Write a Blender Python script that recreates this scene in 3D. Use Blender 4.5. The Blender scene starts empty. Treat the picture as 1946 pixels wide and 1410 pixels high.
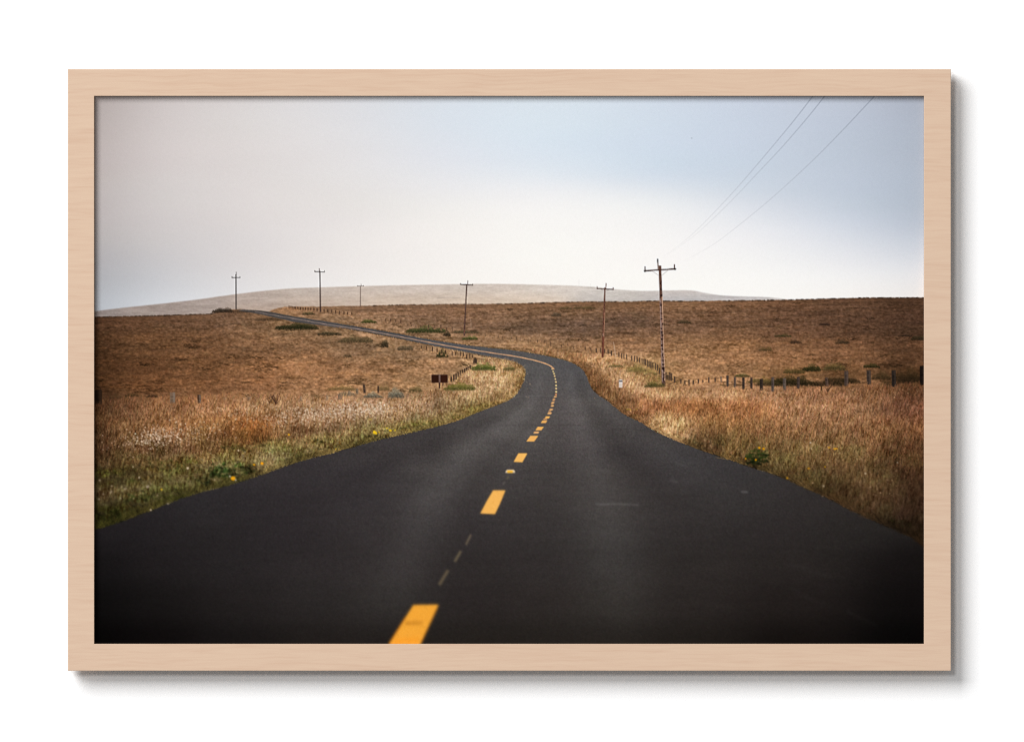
# ---------------------------------------------------------------------------
# The picture on the print: laid down in ink layer by layer with numpy, far to
# near, in print units (one unit = one pixel of the photograph, 0.58 mm).
# ---------------------------------------------------------------------------
import numpy as np, math
X0, Y0, PW, PH = 179.0, 183.0, 1577, 1040
rng = np.random.default_rng(11)
YY, XX = np.mgrid[0:PH, 0:PW].astype(np.float32)
XX += X0 + 0.5
YY += Y0 + 0.5
img = np.zeros((PH, PW, 3), np.float32)
ids = np.zeros((PH, PW), np.int32)
ID = []                                   # (name, label) of every printed element


def new_id(name, label=None):
    ID.append((name, label))
    return len(ID) - 1


_tab = rng.random((512, 512)).astype(np.float32)


def vnoise(x, y, seed=0):
    x = x + seed * 37.3
    y = y + seed * 91.7
    xi = np.floor(x).astype(np.int32)
    yi = np.floor(y).astype(np.int32)
    fx = (x - xi).astype(np.float32)
    fy = (y - yi).astype(np.float32)
    fx = fx * fx * (3 - 2 * fx)
    fy = fy * fy * (3 - 2 * fy)
    a = _tab[yi & 511, xi & 511]
    b = _tab[yi & 511, (xi + 1) & 511]
    c = _tab[(yi + 1) & 511, xi & 511]
    d = _tab[(yi + 1) & 511, (xi + 1) & 511]
    return (a + (b - a) * fx) * (1 - fy) + (c + (d - c) * fx) * fy


def fbm(x, y, octv=4, seed=0, gain=0.55):
    s = 0.0
    amp = 1.0
    tot = 0.0
    for o in range(octv):
        s = s + amp * vnoise(x * 2 ** o, y * 2 ** o, seed + o * 3)
        tot += amp
        amp *= gain
    return s / tot - 0.5


def blur1(a, sig, axis):
    r = max(1, int(math.ceil(3 * sig)))
    k = np.exp(-0.5 * (np.arange(-r, r + 1) / sig) ** 2).astype(np.float32)
    k /= k.sum()
    pad = [(0, 0)] * a.ndim
    pad[axis] = (r, r)
    p = np.pad(a, pad, mode='edge')
    out = np.zeros_like(a)
    n = a.shape[axis]
    for i, w in enumerate(k):
        sl = [slice(None)] * a.ndim
        sl[axis] = slice(i, i + n)
        out += w * p[tuple(sl)]
    return out


def blur(a, sx, sy=None):
    sy = sx if sy is None else sy
    if sx > 0:
        a = blur1(a, sx, 1)
    if sy > 0:
        a = blur1(a, sy, 0)
    return a


def rbf(pts, sx, sy, step=8, p=2.0):
    """smooth colour field through control points (x, y, r, g, b)"""
    P = np.array(pts, np.float32)
    gx = np.arange(X0 - step, X0 + PW + 2 * step, step, dtype=np.float32)
    gy = np.arange(Y0 - step, Y0 + PH + 2 * step, step, dtype=np.float32)
    GX, GY = np.meshgrid(gx, gy)
    num = np.zeros(GX.shape + (3,), np.float32)
    den = np.zeros(GX.shape, np.float32)
    for q in P:
        d2 = ((GX - q[0]) / sx) ** 2 + ((GY - q[1]) / sy) ** 2
        w = 1.0 / (0.02 + d2) ** p
        num += w[..., None] * q[2:5]
        den += w
    F = num / den[..., None]
    F = blur(F, 2.0, 1.2)
    u = (XX[0] - gx[0]) / step
    v = (YY[:, 0] - gy[0]) / step
    ui = u.astype(int)
    vi = v.astype(int)
    fu = (u - ui)[None, :, None]
    fv = (v - vi)[:, None, None]
    A = F[vi][:, ui]
    B = F[vi][:, ui + 1]
    C = F[vi + 1][:, ui]
    D = F[vi + 1][:, ui + 1]
    return ((A + (B - A) * fu) * (1 - fv) + (C + (D - C) * fu) * fv).astype(np.float32)


def poly_cov(pts, ss=4, soft=0.0):
    """antialiased coverage of a polygon -> (slice_y, slice_x, coverage)"""
    P = np.array(pts, np.float64)
    pad = 2 + int(3 * soft)
    x0 = max(0, int(math.floor(P[:, 0].min() - X0)) - pad)
    x1 = min(PW, int(math.ceil(P[:, 0].max() - X0)) + pad)
    y0 = max(0, int(math.floor(P[:, 1].min() - Y0)) - pad)
    y1 = min(PH, int(math.ceil(P[:, 1].max() - Y0)) + pad)
    if x1 <= x0 or y1 <= y0:
        return None
    nx = x1 - x0
    cov = np.zeros((y1 - y0, nx), np.float32)
    n = len(P)
    for row in range(y1 - y0):
        for s in range(ss):
            yc = Y0 + y0 + row + (s + 0.5) / ss
            xs = []
            for i in range(n):
                ax, ay = P[i]
                bx, by = P[(i + 1) % n]
                if (ay <= yc) != (by <= yc):
                    xs.append(ax + (yc - ay) * (bx - ax) / (by - ay))
            xs.sort()
            for k in range(0, len(xs) - 1, 2):
                a = xs[k] - X0 - x0
                b = xs[k + 1] - X0 - x0
                a = min(max(a, 0.0), nx)
                b = min(max(b, 0.0), nx)
                if b <= a:
                    continue
                ia, ib = int(a), min(int(b), nx - 1)
                if ia == ib:
                    cov[row, ia] += (b - a) / ss
                else:
                    cov[row, ia] += (ia + 1 - a) / ss
                    cov[row, ia + 1:ib] += 1.0 / ss
                    cov[row, ib] += (b - ib) / ss
    if soft > 0:
        cov = blur(cov, soft)
    return slice(y0, y1), slice(x0, x1), np.clip(cov, 0, 1)


def fill(pts, col, pid=None, alpha=1.0, soft=0.0, idthr=0.5, rag=0.0):
    r = poly_cov(pts, soft=soft)
    if r is None:
        return
    sy, sx, c = r
    if rag > 0:
        nz = fbm(XX[sy, sx] / 5.0, YY[sy, sx] / 3.0, 3, 7) * 2 * rag
        c = np.clip((c + nz * 4 * c * (1 - c) + 0 * nz), 0, 1)
    col = np.asarray(col, np.float32)
    if col.ndim == 3:
        col = col[sy, sx]
    a = (c * alpha)[..., None]
    img[sy, sx] = img[sy, sx] * (1 - a) + col * a
    if pid is not None:
        ids[sy, sx] = np.where(c > idthr, pid, ids[sy, sx])


def line(pts, w0, w1, col, pid=None, alpha=1.0, alpha1=None, soft=0.0, col1=None, idthr=0.35):
    """tapered stroke along a polyline, painted segment by segment"""
    P = np.array(pts, np.float64)
    n = len(P) - 1
    alpha1 = alpha if alpha1 is None else alpha1
    for i in range(n):
        t0, t1 = i / n, (i + 1) / n
        d = P[i + 1] - P[i]
        L = math.hypot(*d) + 1e-6
        nrm = np.array([-d[1], d[0]]) / L
        a = (w0 + (w1 - w0) * t0) / 2
        b = (w0 + (w1 - w0) * t1) / 2
        q = [P[i] + nrm * a, P[i + 1] + nrm * b, P[i + 1] - nrm * b, P[i] - nrm * a]
        c = np.asarray(col, np.float32)
        if col1 is not None:
            c = c + (np.asarray(col1, np.float32) - c) * (t0 + t1) / 2
        fill(q, c, pid, alpha + (alpha1 - alpha) * (t0 + t1) / 2, soft, idthr)


def smooth_path(pts, n=8):
    P = np.array(pts, np.float64)
    Q = np.vstack([2 * P[0] - P[1], P, 2 * P[-1] - P[-2]])
    out = []
    for i in range(1, len(Q) - 2):
        p0, p1, p2, p3 = Q[i - 1:i + 3]
        for k in range(n):
            t = k / n
            out.append(0.5 * (2 * p1 + (p2 - p0) * t + (2 * p0 - 5 * p1 + 4 * p2 - p3) * t * t + (3 * p1 - p0 - 3 * p2 + p3) * t ** 3))
    out.append(P[-1])
    return [tuple(p) for p in out]


def strokes(x, y, dx, dy, bend, col, w, alpha, pid=None, K=None, bands=60, tipfade=0.5):
    """many grass blades at once; (x, y) is the root, (dx, dy) the way to the tip"""
    n = len(x)
    order = np.argsort(y, kind='stable')
    L = float(np.max(np.hypot(dx, dy))) if n else 0
    K = K or int(max(4, min(60, L * 1.2)))
    t = np.linspace(0, 1, K, dtype=np.float32)[None, :]
    cuts = np.linspace(0, n, bands + 1).astype(int)
    for b in range(bands):
        s = order[cuts[b]:cuts[b + 1]]
        if len(s) == 0:
            continue
        px = x[s, None] + dx[s, None] * t + bend[s, None] * t * t
        py = y[s, None] + dy[s, None] * t
        al = alpha[s, None] * (1 - tipfade * t * t)
        wd = np.maximum(w[s, None] * (1 - 0.6 * t), 0.6)
        for off in ((-0.5, 0.5) if float(np.mean(w)) > 0.85 else (0.0,)):
            ix = np.floor(px + off * wd - X0).astype(np.int32)
            iy = np.floor(py - Y0).astype(np.int32)
            ok = (ix >= 0) & (ix < PW) & (iy >= 0) & (iy < PH)
            ii, jj = iy[ok], ix[ok]
            a = (al * np.minimum(1, wd))[ok][:, None]
            c = np.broadcast_to(col[s][:, None, :], px.shape + (3,))[ok]
            img[ii, jj] = img[ii, jj] * (1 - a) + c * a
            if pid is not None:
                ids[ii, jj] = np.where(a[:, 0] > 0.3, pid, ids[ii, jj])


def curve_y(pts, x):
    P = np.array(pts, np.float64)
    return np.interp(x, P[:, 0], P[:, 1]).astype(np.float32)


# ------------------------------------------------------------------ outlines
HILL = smooth_path([(170, 593), (225, 586), (300, 578), (370, 570), (420, 563), (450, 559), (500, 553), (560, 548), (650, 545),
        (750, 542.3), (850, 540.5), (905, 539.8), (960, 540), (1050, 541.8), (1130, 545.5), (1170, 550), (1220, 553), (1265, 552.3),
        (1312, 552), (1335, 556), (1362, 560.5), (1400, 563.3), (1460, 565), (1495, 569), (1510, 572), (1770, 575)], 4)
RHOR = [(500, 596), (512, 591.5), (522, 587.5), (536, 584.3), (550, 583), (600, 582.4), (690, 581.2), (760, 579.6), (850, 578.3),
        (920, 578), (1000, 576.2), (1050, 574.6), (1100, 573.5), (1200, 573), (1250, 571.6), (1300, 572.2), (1350, 571.7),
        (1430, 571), (1510, 569.6), (1570, 567.8), (1650, 565.8), (1700, 565.8), (1770, 565.6)]
LHOR = [(170, 602.6), (230, 601.4), (280, 600.3), (340, 598.5), (400, 596.5), (412, 593), (430, 590), (448, 587.6), (462, 589.6),
        (484, 591.2), (505, 592.4), (512, 596), (560, 610)]
RTOP = [(461, 588.6), (484, 589.7), (500, 590.9), (520, 593.9), (540, 597.8), (560, 601.5), (620, 610.9), (680, 620.5), (740, 630.7), (800, 641.8),
        (860, 651.8), (920, 659.3), (960, 663.4), (1000, 668.8), (1050, 678.2), (1080, 686.2), (1100, 695.5), (1111, 706), (1119, 722),
        (1126, 738), (1138, 750), (1155, 761), (1171, 774), (1191, 788.5), (1218, 801.5), (1245, 818), (1279, 833.5), (1304, 843.5),
        (1340, 857), (1383, 871.5), (1434, 889), (1465, 898), (1509, 916), (1540, 930), (1581, 949), (1612, 965), (1641, 979),
        (1677, 995), (1714, 1010), (1738, 1023), (1764, 1043)]
RBOT = [(452, 590.6), (485, 595.8), (520, 603.2), (540, 607.5), (560, 612), (620, 619.6), (680, 629), (740, 640.4), (800, 653), (860, 665.2), (920, 676.8),
        (950, 682.6), (971, 687.7), (987, 694), (995.5, 702), (997, 710.3), (994, 723), (988, 737), (979, 750), (966, 760), (942, 770),
        (916, 779.5), (884, 792.5), (856, 802.5), (814, 813.5), (768, 824), (726, 833.5), (676, 847), (629, 860), (595, 868.5), (560, 878.5),
        (500, 900), (434, 921), (390, 931.5), (335, 949), (284, 969), (236, 987), (192, 1001), (168, 1009)]

# ------------------------------------------------------------------ sky
sky_id = new_id('sky', 'pale sky fading from grey mauve through cream to blue')
SKX = (179, 300, 450, 650, 850, 1050, 1250, 1450, 1620, 1756)
SKR = [
    (195, [(178, 168, 165), (203, 195, 193), (215, 210, 209), (221, 221, 224), (219, 226, 234), (217, 227, 236), (211, 221, 233), (200, 210, 226), (189, 198, 214), (170, 178, 194)]),
    (235, [(182, 172, 169), (206, 198, 196), (217, 212, 210), (224, 223, 225), (220, 227, 235), (217, 228, 237), (210, 221, 233), (199, 210, 226), (188, 198, 215), (173, 182, 198)]),
    (270, [(185, 175, 172), (208, 200, 198), (219, 213, 211), (226, 224, 225), (223, 228, 235), (217, 228, 238), (209, 220, 233), (199, 210, 226), (188, 199, 215), (174, 184, 200)]),
    (305, [(187, 177, 175), (209, 201, 199), (219, 213, 211), (227, 224, 224), (226, 229, 235), (220, 229, 238), (209, 221, 233), (199, 211, 226), (189, 200, 216), (175, 185, 201)]),
    (335, [(187, 178, 175), (209, 202, 200), (220, 214, 212), (228, 225, 224), (231, 232, 235), (227, 233, 239), (213, 223, 234), (201, 212, 226), (190, 201, 217), (175, 186, 202)]),
    (360, [(187, 179, 177), (208, 202, 200), (220, 214, 212), (229, 225, 223), (236, 235, 236), (238, 239, 241), (226, 231, 237), (206, 216, 228), (191, 202, 218), (176, 187, 203)]),
    (385, [(186, 178, 177), (207, 201, 199), (220, 214, 212), (230, 226, 223), (240, 238, 236), (245, 244, 243), (238, 240, 241), (216, 222, 232), (194, 205, 219), (177, 188, 203)]),
    (420, [(184, 177, 176), (205, 199, 198), (219, 213, 211), (231, 226, 224), (243, 240, 236), (249, 247, 244), (246, 245, 244), (229, 232, 238), (205, 213, 226), (184, 194, 209)]),
    (450, [(181, 176, 175), (203, 198, 197), (218, 213, 212), (233, 228, 225), (245, 241, 237), (250, 248, 244), (249, 247, 245), (239, 239, 242), (218, 223, 232), (196, 204, 217)]),
    (490, [(176, 173, 175), (200, 197, 198), (218, 213, 212), (235, 230, 227), (246, 242, 238), (251, 249, 244), (252, 249, 246), (246, 245, 244), (232, 233, 237), (214, 218, 226)]),
    (535, [(174, 175, 179), (200, 200, 203), (221, 218, 218), (238, 234, 231), (248, 244, 239), (252, 249, 244), (253, 251, 246), (252, 250, 246), (245, 243, 241), (233, 231, 231)]),
    (580, [(180, 184, 190), (210, 212, 216), (228, 227, 228), (240, 238, 236), (249, 246, 241), (253, 250, 245), (254, 251, 246), (253, 250, 245), (250, 245, 239), (241, 234, 229)]),
]


def table_field(xs, rows):
    """smooth colour table: cubic through the rows and columns"""
    def cub(xp, fp, x):
        xp = np.asarray(xp, np.float64)
        m = np.gradient(fp, xp, axis=0)
        k = np.clip(np.searchsorted(xp, x) - 1, 0, len(xp) - 2)
        h = (xp[k + 1] - xp[k])
        t = np.clip((x - xp[k]) / h, 0, 1)[:, None, None]
        h = h[:, None, None]
        return ((2 * t ** 3 - 3 * t ** 2 + 1) * fp[k] + (t ** 3 - 2 * t ** 2 + t) * h * m[k] + (-2 * t ** 3 + 3 * t ** 2) * fp[k + 1] + (t ** 3 - t ** 2) * h * m[k + 1])
    ys = [r[0] for r in rows]
    T = np.array([r[1] for r in rows], np.float64)            # rows x cols x 3
    A = cub(ys, T, YY[:, 0].astype(np.float64))               # PH x cols x 3
    B = cub(xs, A.transpose(1, 0, 2), XX[0].astype(np.float64))
    return B.transpose(1, 0, 2).astype(np.float32)


img[:] = blur(table_field(SKX, SKR), 26, 9)
_s = (0.16 * np.clip((XX - 1250) / 250, 0, 1))[..., None]
img[:] = img * (1 - _s) + img.mean(axis=2, keepdims=True) * _s
img += (fbm(XX / 300, YY / 60, 3, 5) * 4)[..., None]
# cool upper bank with a soft lower edge
ids[:] = sky_id

# ------------------------------------------------------------------ far hill
hill_id = new_id('far_hill', 'pale hazy grass hill along the horizon')
hc = rbf([(179, 597, 143, 133, 130), (300, 590, 158, 145, 139), (400, 580, 166, 153, 147), (480, 570, 180, 166, 158), (480, 588, 182, 163, 150), (600, 555, 196, 184, 176),
          (600, 575, 194, 176, 162), (760, 550, 204, 192, 184), (760, 572, 204, 186, 170), (900, 546, 208, 197, 189), (900, 574, 215, 197, 180),
          (1050, 550, 213, 204, 197), (1020, 572, 221, 204, 188), (1150, 556, 205, 199, 194), (1150, 570, 193, 187, 183), (1290, 556, 208, 200, 196),
          (1300, 568, 183, 181, 183), (1420, 567, 190, 186, 187), (1500, 569, 205, 200, 198)], 70, 16, 6)
hc += (fbm(XX / 16, YY / 3.2, 4, 3) * 26 + fbm(XX / 70, YY / 7, 3, 8) * 18 + fbm(XX / 3.2, YY / 1.8, 2, 31) * 14)[..., None] * np.array([1, 1, 1.0], np.float32)
hc = hc * np.array([1.005, 0.995, 0.98], np.float32)
hill_poly = HILL + [(1770, 640), (170, 640)]
fill(hill_poly, hc, hill_id, soft=0.7)
line([(830, 566.5), (850, 565.5), (875, 566)], 1.6, 1.2, (165, 152, 142), alpha=0.6, soft=0.6)
line([(1330, 561), (1400, 564), (1470, 567)], 1.5, 1, (170, 166, 166), alpha=0.35, soft=0.8)
for mx, mt in ((1100.3, 531), (1122, 539)):
    line([(mx, mt), (mx, 544)], 0.9, 0.9, (205, 198, 196), alpha=0.35, soft=0.4)

# ------------------------------------------------------------------ grassland
land_r = new_id('grass_field', 'brown moorland rising to the right of the road')
land_l = new_id('grass_field', 'brown grass field left of the road')
verge_l = new_id('grass_verge', 'tall pale and orange grass on the left roadside')
verge_r = new_id('grass_verge', 'tall reddish brown grass on the right roadside')
GR = [
    # left field
    (185, 612, 84, 54, 36), (260, 612, 100, 67, 46), (350, 608, 106, 73, 52), (430, 605, 116, 83, 61), (500, 612, 120, 87, 62), (560, 622, 118, 88, 62),
    (185, 650, 80, 51, 31), (270, 650, 103, 68, 43), (380, 650, 116, 78, 51), (480, 650, 125, 87, 59), (580, 650, 128, 91, 63), (680, 660, 125, 93, 67), (760, 668, 132, 99, 71),
    (185, 700, 76, 47, 27), (270, 700, 101, 64, 39), (380, 700, 118, 77, 48), (480, 700, 130, 87, 56), (600, 700, 139, 95, 63), (720, 700, 143, 101, 69), (840, 695, 146, 105, 73),
    (185, 735, 72, 44, 25), (270, 735, 102, 64, 38), (380, 735, 122, 79, 49), (480, 735, 133, 88, 57), (600, 735, 139, 96, 64), (720, 735, 143, 103, 70), (800, 735, 143, 105, 72),
    # left verge
    (185, 770, 82, 52, 33), (240, 770, 112, 74, 50), (320, 775, 139, 95, 65), (400, 775, 153, 106, 74), (500, 770, 163, 119, 84), (600, 770, 166, 124, 90), (700, 768, 168, 128, 95), (800, 765, 160, 122, 90),
    (185, 820, 86, 57, 36), (240, 815, 124, 84, 55), (320, 810, 138, 93, 60), (400, 805, 141, 94, 57), (480, 808, 143, 86, 46), (560, 795, 150, 104, 70), (640, 790, 156, 116, 83), (740, 785, 152, 115, 83), (830, 775, 150, 115, 84),
    (185, 860, 76, 51, 31), (260, 860, 104, 73, 46), (330, 862, 110, 80, 52), (400, 850, 116, 82, 50), (480, 838, 112, 72, 40), (560, 825, 116, 84, 56), (640, 812, 126, 95, 66),
    (185, 905, 60, 50, 26), (260, 895, 76, 62, 32), (340, 885, 88, 76, 42), (430, 870, 98, 84, 50), (520, 852, 106, 92, 56), (620, 835, 110, 94, 58), (700, 815, 112, 98, 62), (790, 798, 122, 102, 66), (860, 783, 118, 98, 62),
    (185, 940, 68, 56, 36), (250, 935, 88, 74, 48), (330, 915, 90, 78, 48), (420, 895, 96, 84, 54), (520, 870, 110, 94, 62),
    (185, 975, 44, 42, 18), (250, 962, 58, 52, 26), (330, 935, 56, 54, 24), (430, 908, 56, 52, 26), (560, 868, 72, 62, 36), (680, 838, 84, 74, 42), (800, 808, 92, 82, 44), (900, 775, 112, 98, 54),
    # spit inside the bend
    (880, 720, 172, 132, 94), (930, 715, 186, 146, 106), (970, 705, 176, 136, 94), (985, 715, 150, 118, 76), (900, 745, 182, 142, 103), (950, 735, 188, 147, 106), (960, 750, 160, 124, 82), (870, 770, 150, 118, 80),
    # strip along the far road
    (540, 612, 128, 94, 64), (640, 628, 128, 96, 68), (760, 650, 145, 108, 76), (860, 672, 158, 119, 85), (920, 685, 176, 136, 98),
    # right moor
    (540, 588, 150, 108, 76), (600, 595, 134, 98, 72), (620, 605, 136, 102, 74), (700, 590, 128, 93, 69), (700, 605, 130, 96, 70), (700, 618, 150, 112, 82), (800, 590, 122, 88, 65), (800, 610, 120, 88, 66), (800, 630, 140, 105, 77),
    (900, 585, 118, 84, 61), (900, 605, 122, 88, 65), (900, 622, 112, 82, 62), (900, 645, 140, 103, 73), (1000, 585, 122, 87, 62), (1000, 605, 112, 82, 61), (1000, 625, 103, 77, 60), (1000, 648, 154, 113, 80), (1000, 660, 150, 110, 77),
    (1100, 582, 120, 85, 60), (1100, 600, 108, 79, 58), (1100, 618, 92, 69, 56), (1100, 640, 104, 76, 57), (1100, 658, 142, 102, 71), (1100, 675, 138, 99, 68),
    (1200, 582, 118, 83, 58), (1200, 605, 98, 72, 57), (1200, 622, 98, 71, 54), (1200, 645, 125, 88, 61), (1200, 662, 128, 90, 62), (1200, 680, 152, 112, 79),
    (1300, 580, 122, 86, 60), (1300, 605, 110, 78, 57), (1300, 625, 104, 74, 55), (1300, 650, 136, 96, 65), (1300, 680, 145, 103, 70), (1300, 700, 152, 109, 75),
    (1400, 580, 110, 76, 53), (1400, 605, 104, 73, 53), (1400, 630, 106, 74, 52), (1400, 655, 132, 91, 60), (1400, 685, 145, 101, 68), (1400, 710, 142, 101, 68),
    (1500, 580, 98, 67, 47), (1500, 605, 96, 66, 48), (1500, 630, 92, 63, 45), (1500, 655, 116, 79, 53), (1500, 685, 128, 87, 58), (1500, 712, 112, 78, 48),
    (1600, 578, 88, 60, 43), (1600, 605, 86, 59, 43), (1600, 630, 84, 57, 41), (1600, 655, 105, 70, 47), (1600, 685, 114, 76, 50), (1600, 712, 98, 66, 40),
    (1740, 578, 70, 47, 33), (1740, 605, 72, 48, 35), (1740, 630, 66, 45, 32), (1740, 655, 82, 54, 36), (1740, 690, 84, 55, 36), (1740, 712, 64, 42, 24),
    # right verge
    (1060, 676, 136, 100, 68), (1100, 690, 122, 86, 57), (1130, 710, 128, 88, 58), (1140, 735, 132, 91, 59), (1170, 765, 132, 90, 59), (1150, 690, 182, 138, 98), (1180, 710, 190, 144, 102), (1215, 735, 184, 138, 98),
    (1180, 690, 176, 131, 92), (1220, 700, 138, 108, 68), (1240, 718, 140, 105, 66), (1270, 740, 160, 116, 78), (1350, 745, 170, 122, 84), (1450, 745, 168, 120, 84), (1550, 745, 154, 107, 74), (1650, 740, 132, 90, 60), (1745, 740, 84, 55, 36),
    (1230, 765, 150, 98, 64), (1320, 770, 152, 97, 58), (1420, 778, 154, 101, 63), (1520, 775, 156, 111, 78), (1620, 775, 150, 106, 74), (1740, 775, 108, 70, 50),
    (1260, 800, 150, 106, 68), (1300, 805, 150, 108, 70), (1360, 805, 132, 93, 56), (1450, 815, 132, 92, 58), (1550, 815, 136, 96, 63), (1650, 815, 126, 87, 56), (1740, 815, 102, 67, 42),
    (1330, 842, 98, 74, 46), (1400, 845, 118, 90, 53), (1500, 855, 118, 91, 54), (1600, 855, 114, 86, 52), (1740, 860, 86, 58, 35),
    (1440, 880, 92, 73, 42), (1540, 905, 100, 77, 45), (1640, 905, 98, 73, 44), (1740, 910, 66, 44, 28),
    (1580, 935, 70, 50, 30), (1680, 955, 82, 59, 38), (1745, 960, 58, 38, 25), (1690, 990, 44, 32, 20), (1745, 1015, 36, 25, 15),
]
base = rbf(GR, 40, 16, 6, 2.5)
_k = np.clip((XX - 1050) / 60, 0, 1) * np.clip((YY - 700) / 40, 0, 1)
base *= np.stack([1 + 0 * _k, 1 + 0.0 * _k, 1 + 0.01 * _k], -1)
_k = np.clip((620 - XX) / 100, 0, 1) * np.clip((YY - 740) / 40, 0, 1)
base *= np.stack([1 + 0 * _k, 1 + 0.02 * _k, 1 + 0.0 * _k], -1)
_k = np.clip((760 - YY) / 40, 0, 1) * 0.05
base *= (0.97 - _k)[..., None]


def tint(poly, col_, a, soft):
    """change the underlying grass colour inside a soft patch"""
    sy, sx, c = poly_cov(poly, 2, soft)
    c = (c * a)[..., None]
    base[sy, sx] = base[sy, sx] * (1 - c) + np.asarray(col_, np.float32) * c


_f = 1 + 0.10 * np.clip((XX - 400) / 160, 0, 1) * np.clip((765 - YY) / 20, 0, 1) * np.clip((1010 - XX) / 60, 0, 1) + 0.13 * np.clip((XX - 960) / 120, 0, 1) * np.clip((745 - YY) / 14, 0, 1)
base *= _f[..., None]
base *= (1 + 0.06 * np.clip((755 - YY) / 20, 0, 1))[..., None] * np.array([1.0, 1.01, 1.0], np.float32)
_t = np.clip((YY - np.interp(XX, [179, 300, 430, 600, 800, 1000], [885, 868, 848, 818, 790, 740])) / 14, 0, 1) * (XX < 1000)
base *= 1 + _t[..., None] * np.array([0.20, 0.16, 0.10], np.float32)
base *= (1 + 0.06 * np.clip((YY - 735) / 20, 0, 1) * np.clip((860 - YY) / 60, 0, 1))[..., None]
tint([(1070, 676), (1100, 682), (1128, 698), (1155, 724), (1188, 752), (1222, 772), (1190, 782), (1140, 748), (1122, 722), (1105, 696)], (126, 90, 58), .75, 4)
tint([(1100, 672), (1140, 682), (1180, 699), (1215, 722), (1250, 744), (1340, 742), (1420, 744), (1420, 754), (1330, 757), (1240, 760), (1195, 745), (1165, 716), (1125, 690)], (198, 150, 106), .8, 4.5)
tint([(1232, 806), (1246, 787), (1275, 784), (1308, 798), (1314, 824), (1298, 836), (1266, 824)], (204, 158, 108), .85, 3.5)
tint([(960, 652), (1040, 662), (1100, 672), (1100, 677), (1040, 668), (960, 658)], (172, 128, 88), .7, 2)
rh = curve_y(RHOR, XX[0])[None, :]
lh = curve_y(LHOR, XX[0])[None, :]
hor = np.where(XX < 512, lh, rh)
v = np.maximum(YY - hor, 0)
sc = 0.55 + v / 85.0
lv = np.log(v + 16)
near = np.clip((YY - 735) / 30, 0, 1)
tex = (fbm(XX / 60, lv * 14, 4, 12) * 50 + fbm(XX / 150, lv * 6, 3, 22) * 26 + fbm(XX / 13, lv * 52, 3, 32) * 34
       + fbm(XX / 4.5, YY / 1.9, 2, 42) * 36 + (rng.random(XX.shape).astype(np.float32) - 0.5) * 14)
tex = tex * (1 - 0.5 * near)
f1_ = fbm(XX / 17, lv * 48, 5, 77, 0.62)
f2_ = fbm(XX / 160, lv * 9, 3, 87)
dk = np.clip((f1_ + 0.55 * f2_ - 0.19) * 6.0, 0, 1) * (1 - near) * np.clip(v / 5, 0.25, 1)
dk = blur(dk, 0.8, 0.5)
g = base * (1 + tex / 135.0)[..., None]
g = g * (1 - dk * 0.6)[..., None] + dk[..., None] * 0.6 * base * np.array([0.42, 0.36, 0.26], np.float32)
pl = np.clip((fbm(XX / 20, lv * 44 + 0.7, 4, 57, 0.6) + 0.3 * f2_ - 0.1) * 4, 0, 1) * (1 - near)
g = g * (1 + 0.26 * pl)[..., None]
grn = np.clip(fbm(XX / 34, YY / 10, 4, 91) * 3 - 0.4, 0, 1) * 0.3
g = g * (1 - grn[..., None]) + (g * np.array([0.86, 0.96, 0.82], np.float32)) * grn[..., None]
ground = g.astype(np.float32)
fill([(x, y + float(rng.normal(0, 0.35))) for x, y in smooth_path(RHOR, 20)] + [(1770, 1240), (500, 1240)], ground, land_r, soft=0.5)
fill([(x, y + float(rng.normal(0, 0.3))) for x, y in smooth_path(LHOR, 12)] + [(575, 615), (760, 650), (1010, 700), (1010, 780), (170, 1240)], ground, land_l, soft=0.45)
# dark brow of scrub on the two skylines
for hp, a, b, n in ((RHOR, 1000, 1756, 150), (LHOR, 180, 408, 90), (RHOR, 700, 1000, 30)):
    for xx in rng.uniform(a, b, n):
        yy = float(curve_y(hp, np.array([xx]))[0])
        r = rng.uniform(1.5, 6)
        fill([(xx - r, yy + 1.3), (xx - r * .4, yy - rng.uniform(0.2, 1.3)), (xx + r * .5, yy - rng.uniform(0, 1.2)), (xx + r, yy + 1.3)],
             np.array([52, 38, 28]) * rng.uniform(0.8, 1.5), alpha=rng.uniform(0.35, 0.8), soft=0.4)

# masks that say where a blade may root
road_poly = smooth_path(RTOP, 5) + [(1764, 1240), (168, 1240)] + smooth_path(RBOT, 5)[::-1]
_r = poly_cov(road_poly, 2)
road_cov = np.zeros((PH, PW), np.float32)
road_cov[_r[0], _r[1]] = _r[2]
VL = [(170, 762), (190, 765), (260, 764), (330, 763), (420, 760), (520, 757), (620, 764), (700, 763), (800, 757), (838, 740), (852, 723), (880, 708), (905, 692), (925, 684), (1005, 690), (1010, 780), (600, 900), (170, 1030)]
VR = [(1010, 664), (1060, 668), (1120, 676), (1150, 682), (1200, 692), (1240, 712), (1262, 738), (1330, 744), (1420, 745), (1530, 744), (1640, 738), (1700, 735), (1770, 732), (1770, 1060), (1400, 900), (1090, 720)]


def mask_of(poly):
    m = np.zeros((PH, PW), np.float32)
    r = poly_cov(poly, 2)
    m[r[0], r[1]] = r[2]
    return m


mvl = mask_of(VL) * (road_cov < 0.5)
mvr = mask_of(VR) * (road_cov < 0.5)
ids[mvl > 0.5] = verge_l
ids[mvr > 0.5] = verge_r
mfield = ((ids == land_l) | (ids == land_r)).astype(np.float32) * (road_cov < 0.5)


def scatter(mask, n):
    """n random roots inside a mask"""
    x = rng.uniform(X0, X0 + PW, n * 6)
    y = rng.uniform(Y0 + 370, Y0 + PH, n * 6)
    ok = mask[np.clip((y - Y0).astype(int), 0, PH - 1), np.clip((x - X0).astype(int), 0, PW - 1)] > 0.5
    return x[ok][:n].astype(np.float32), y[ok][:n].astype(np.float32)


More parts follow.
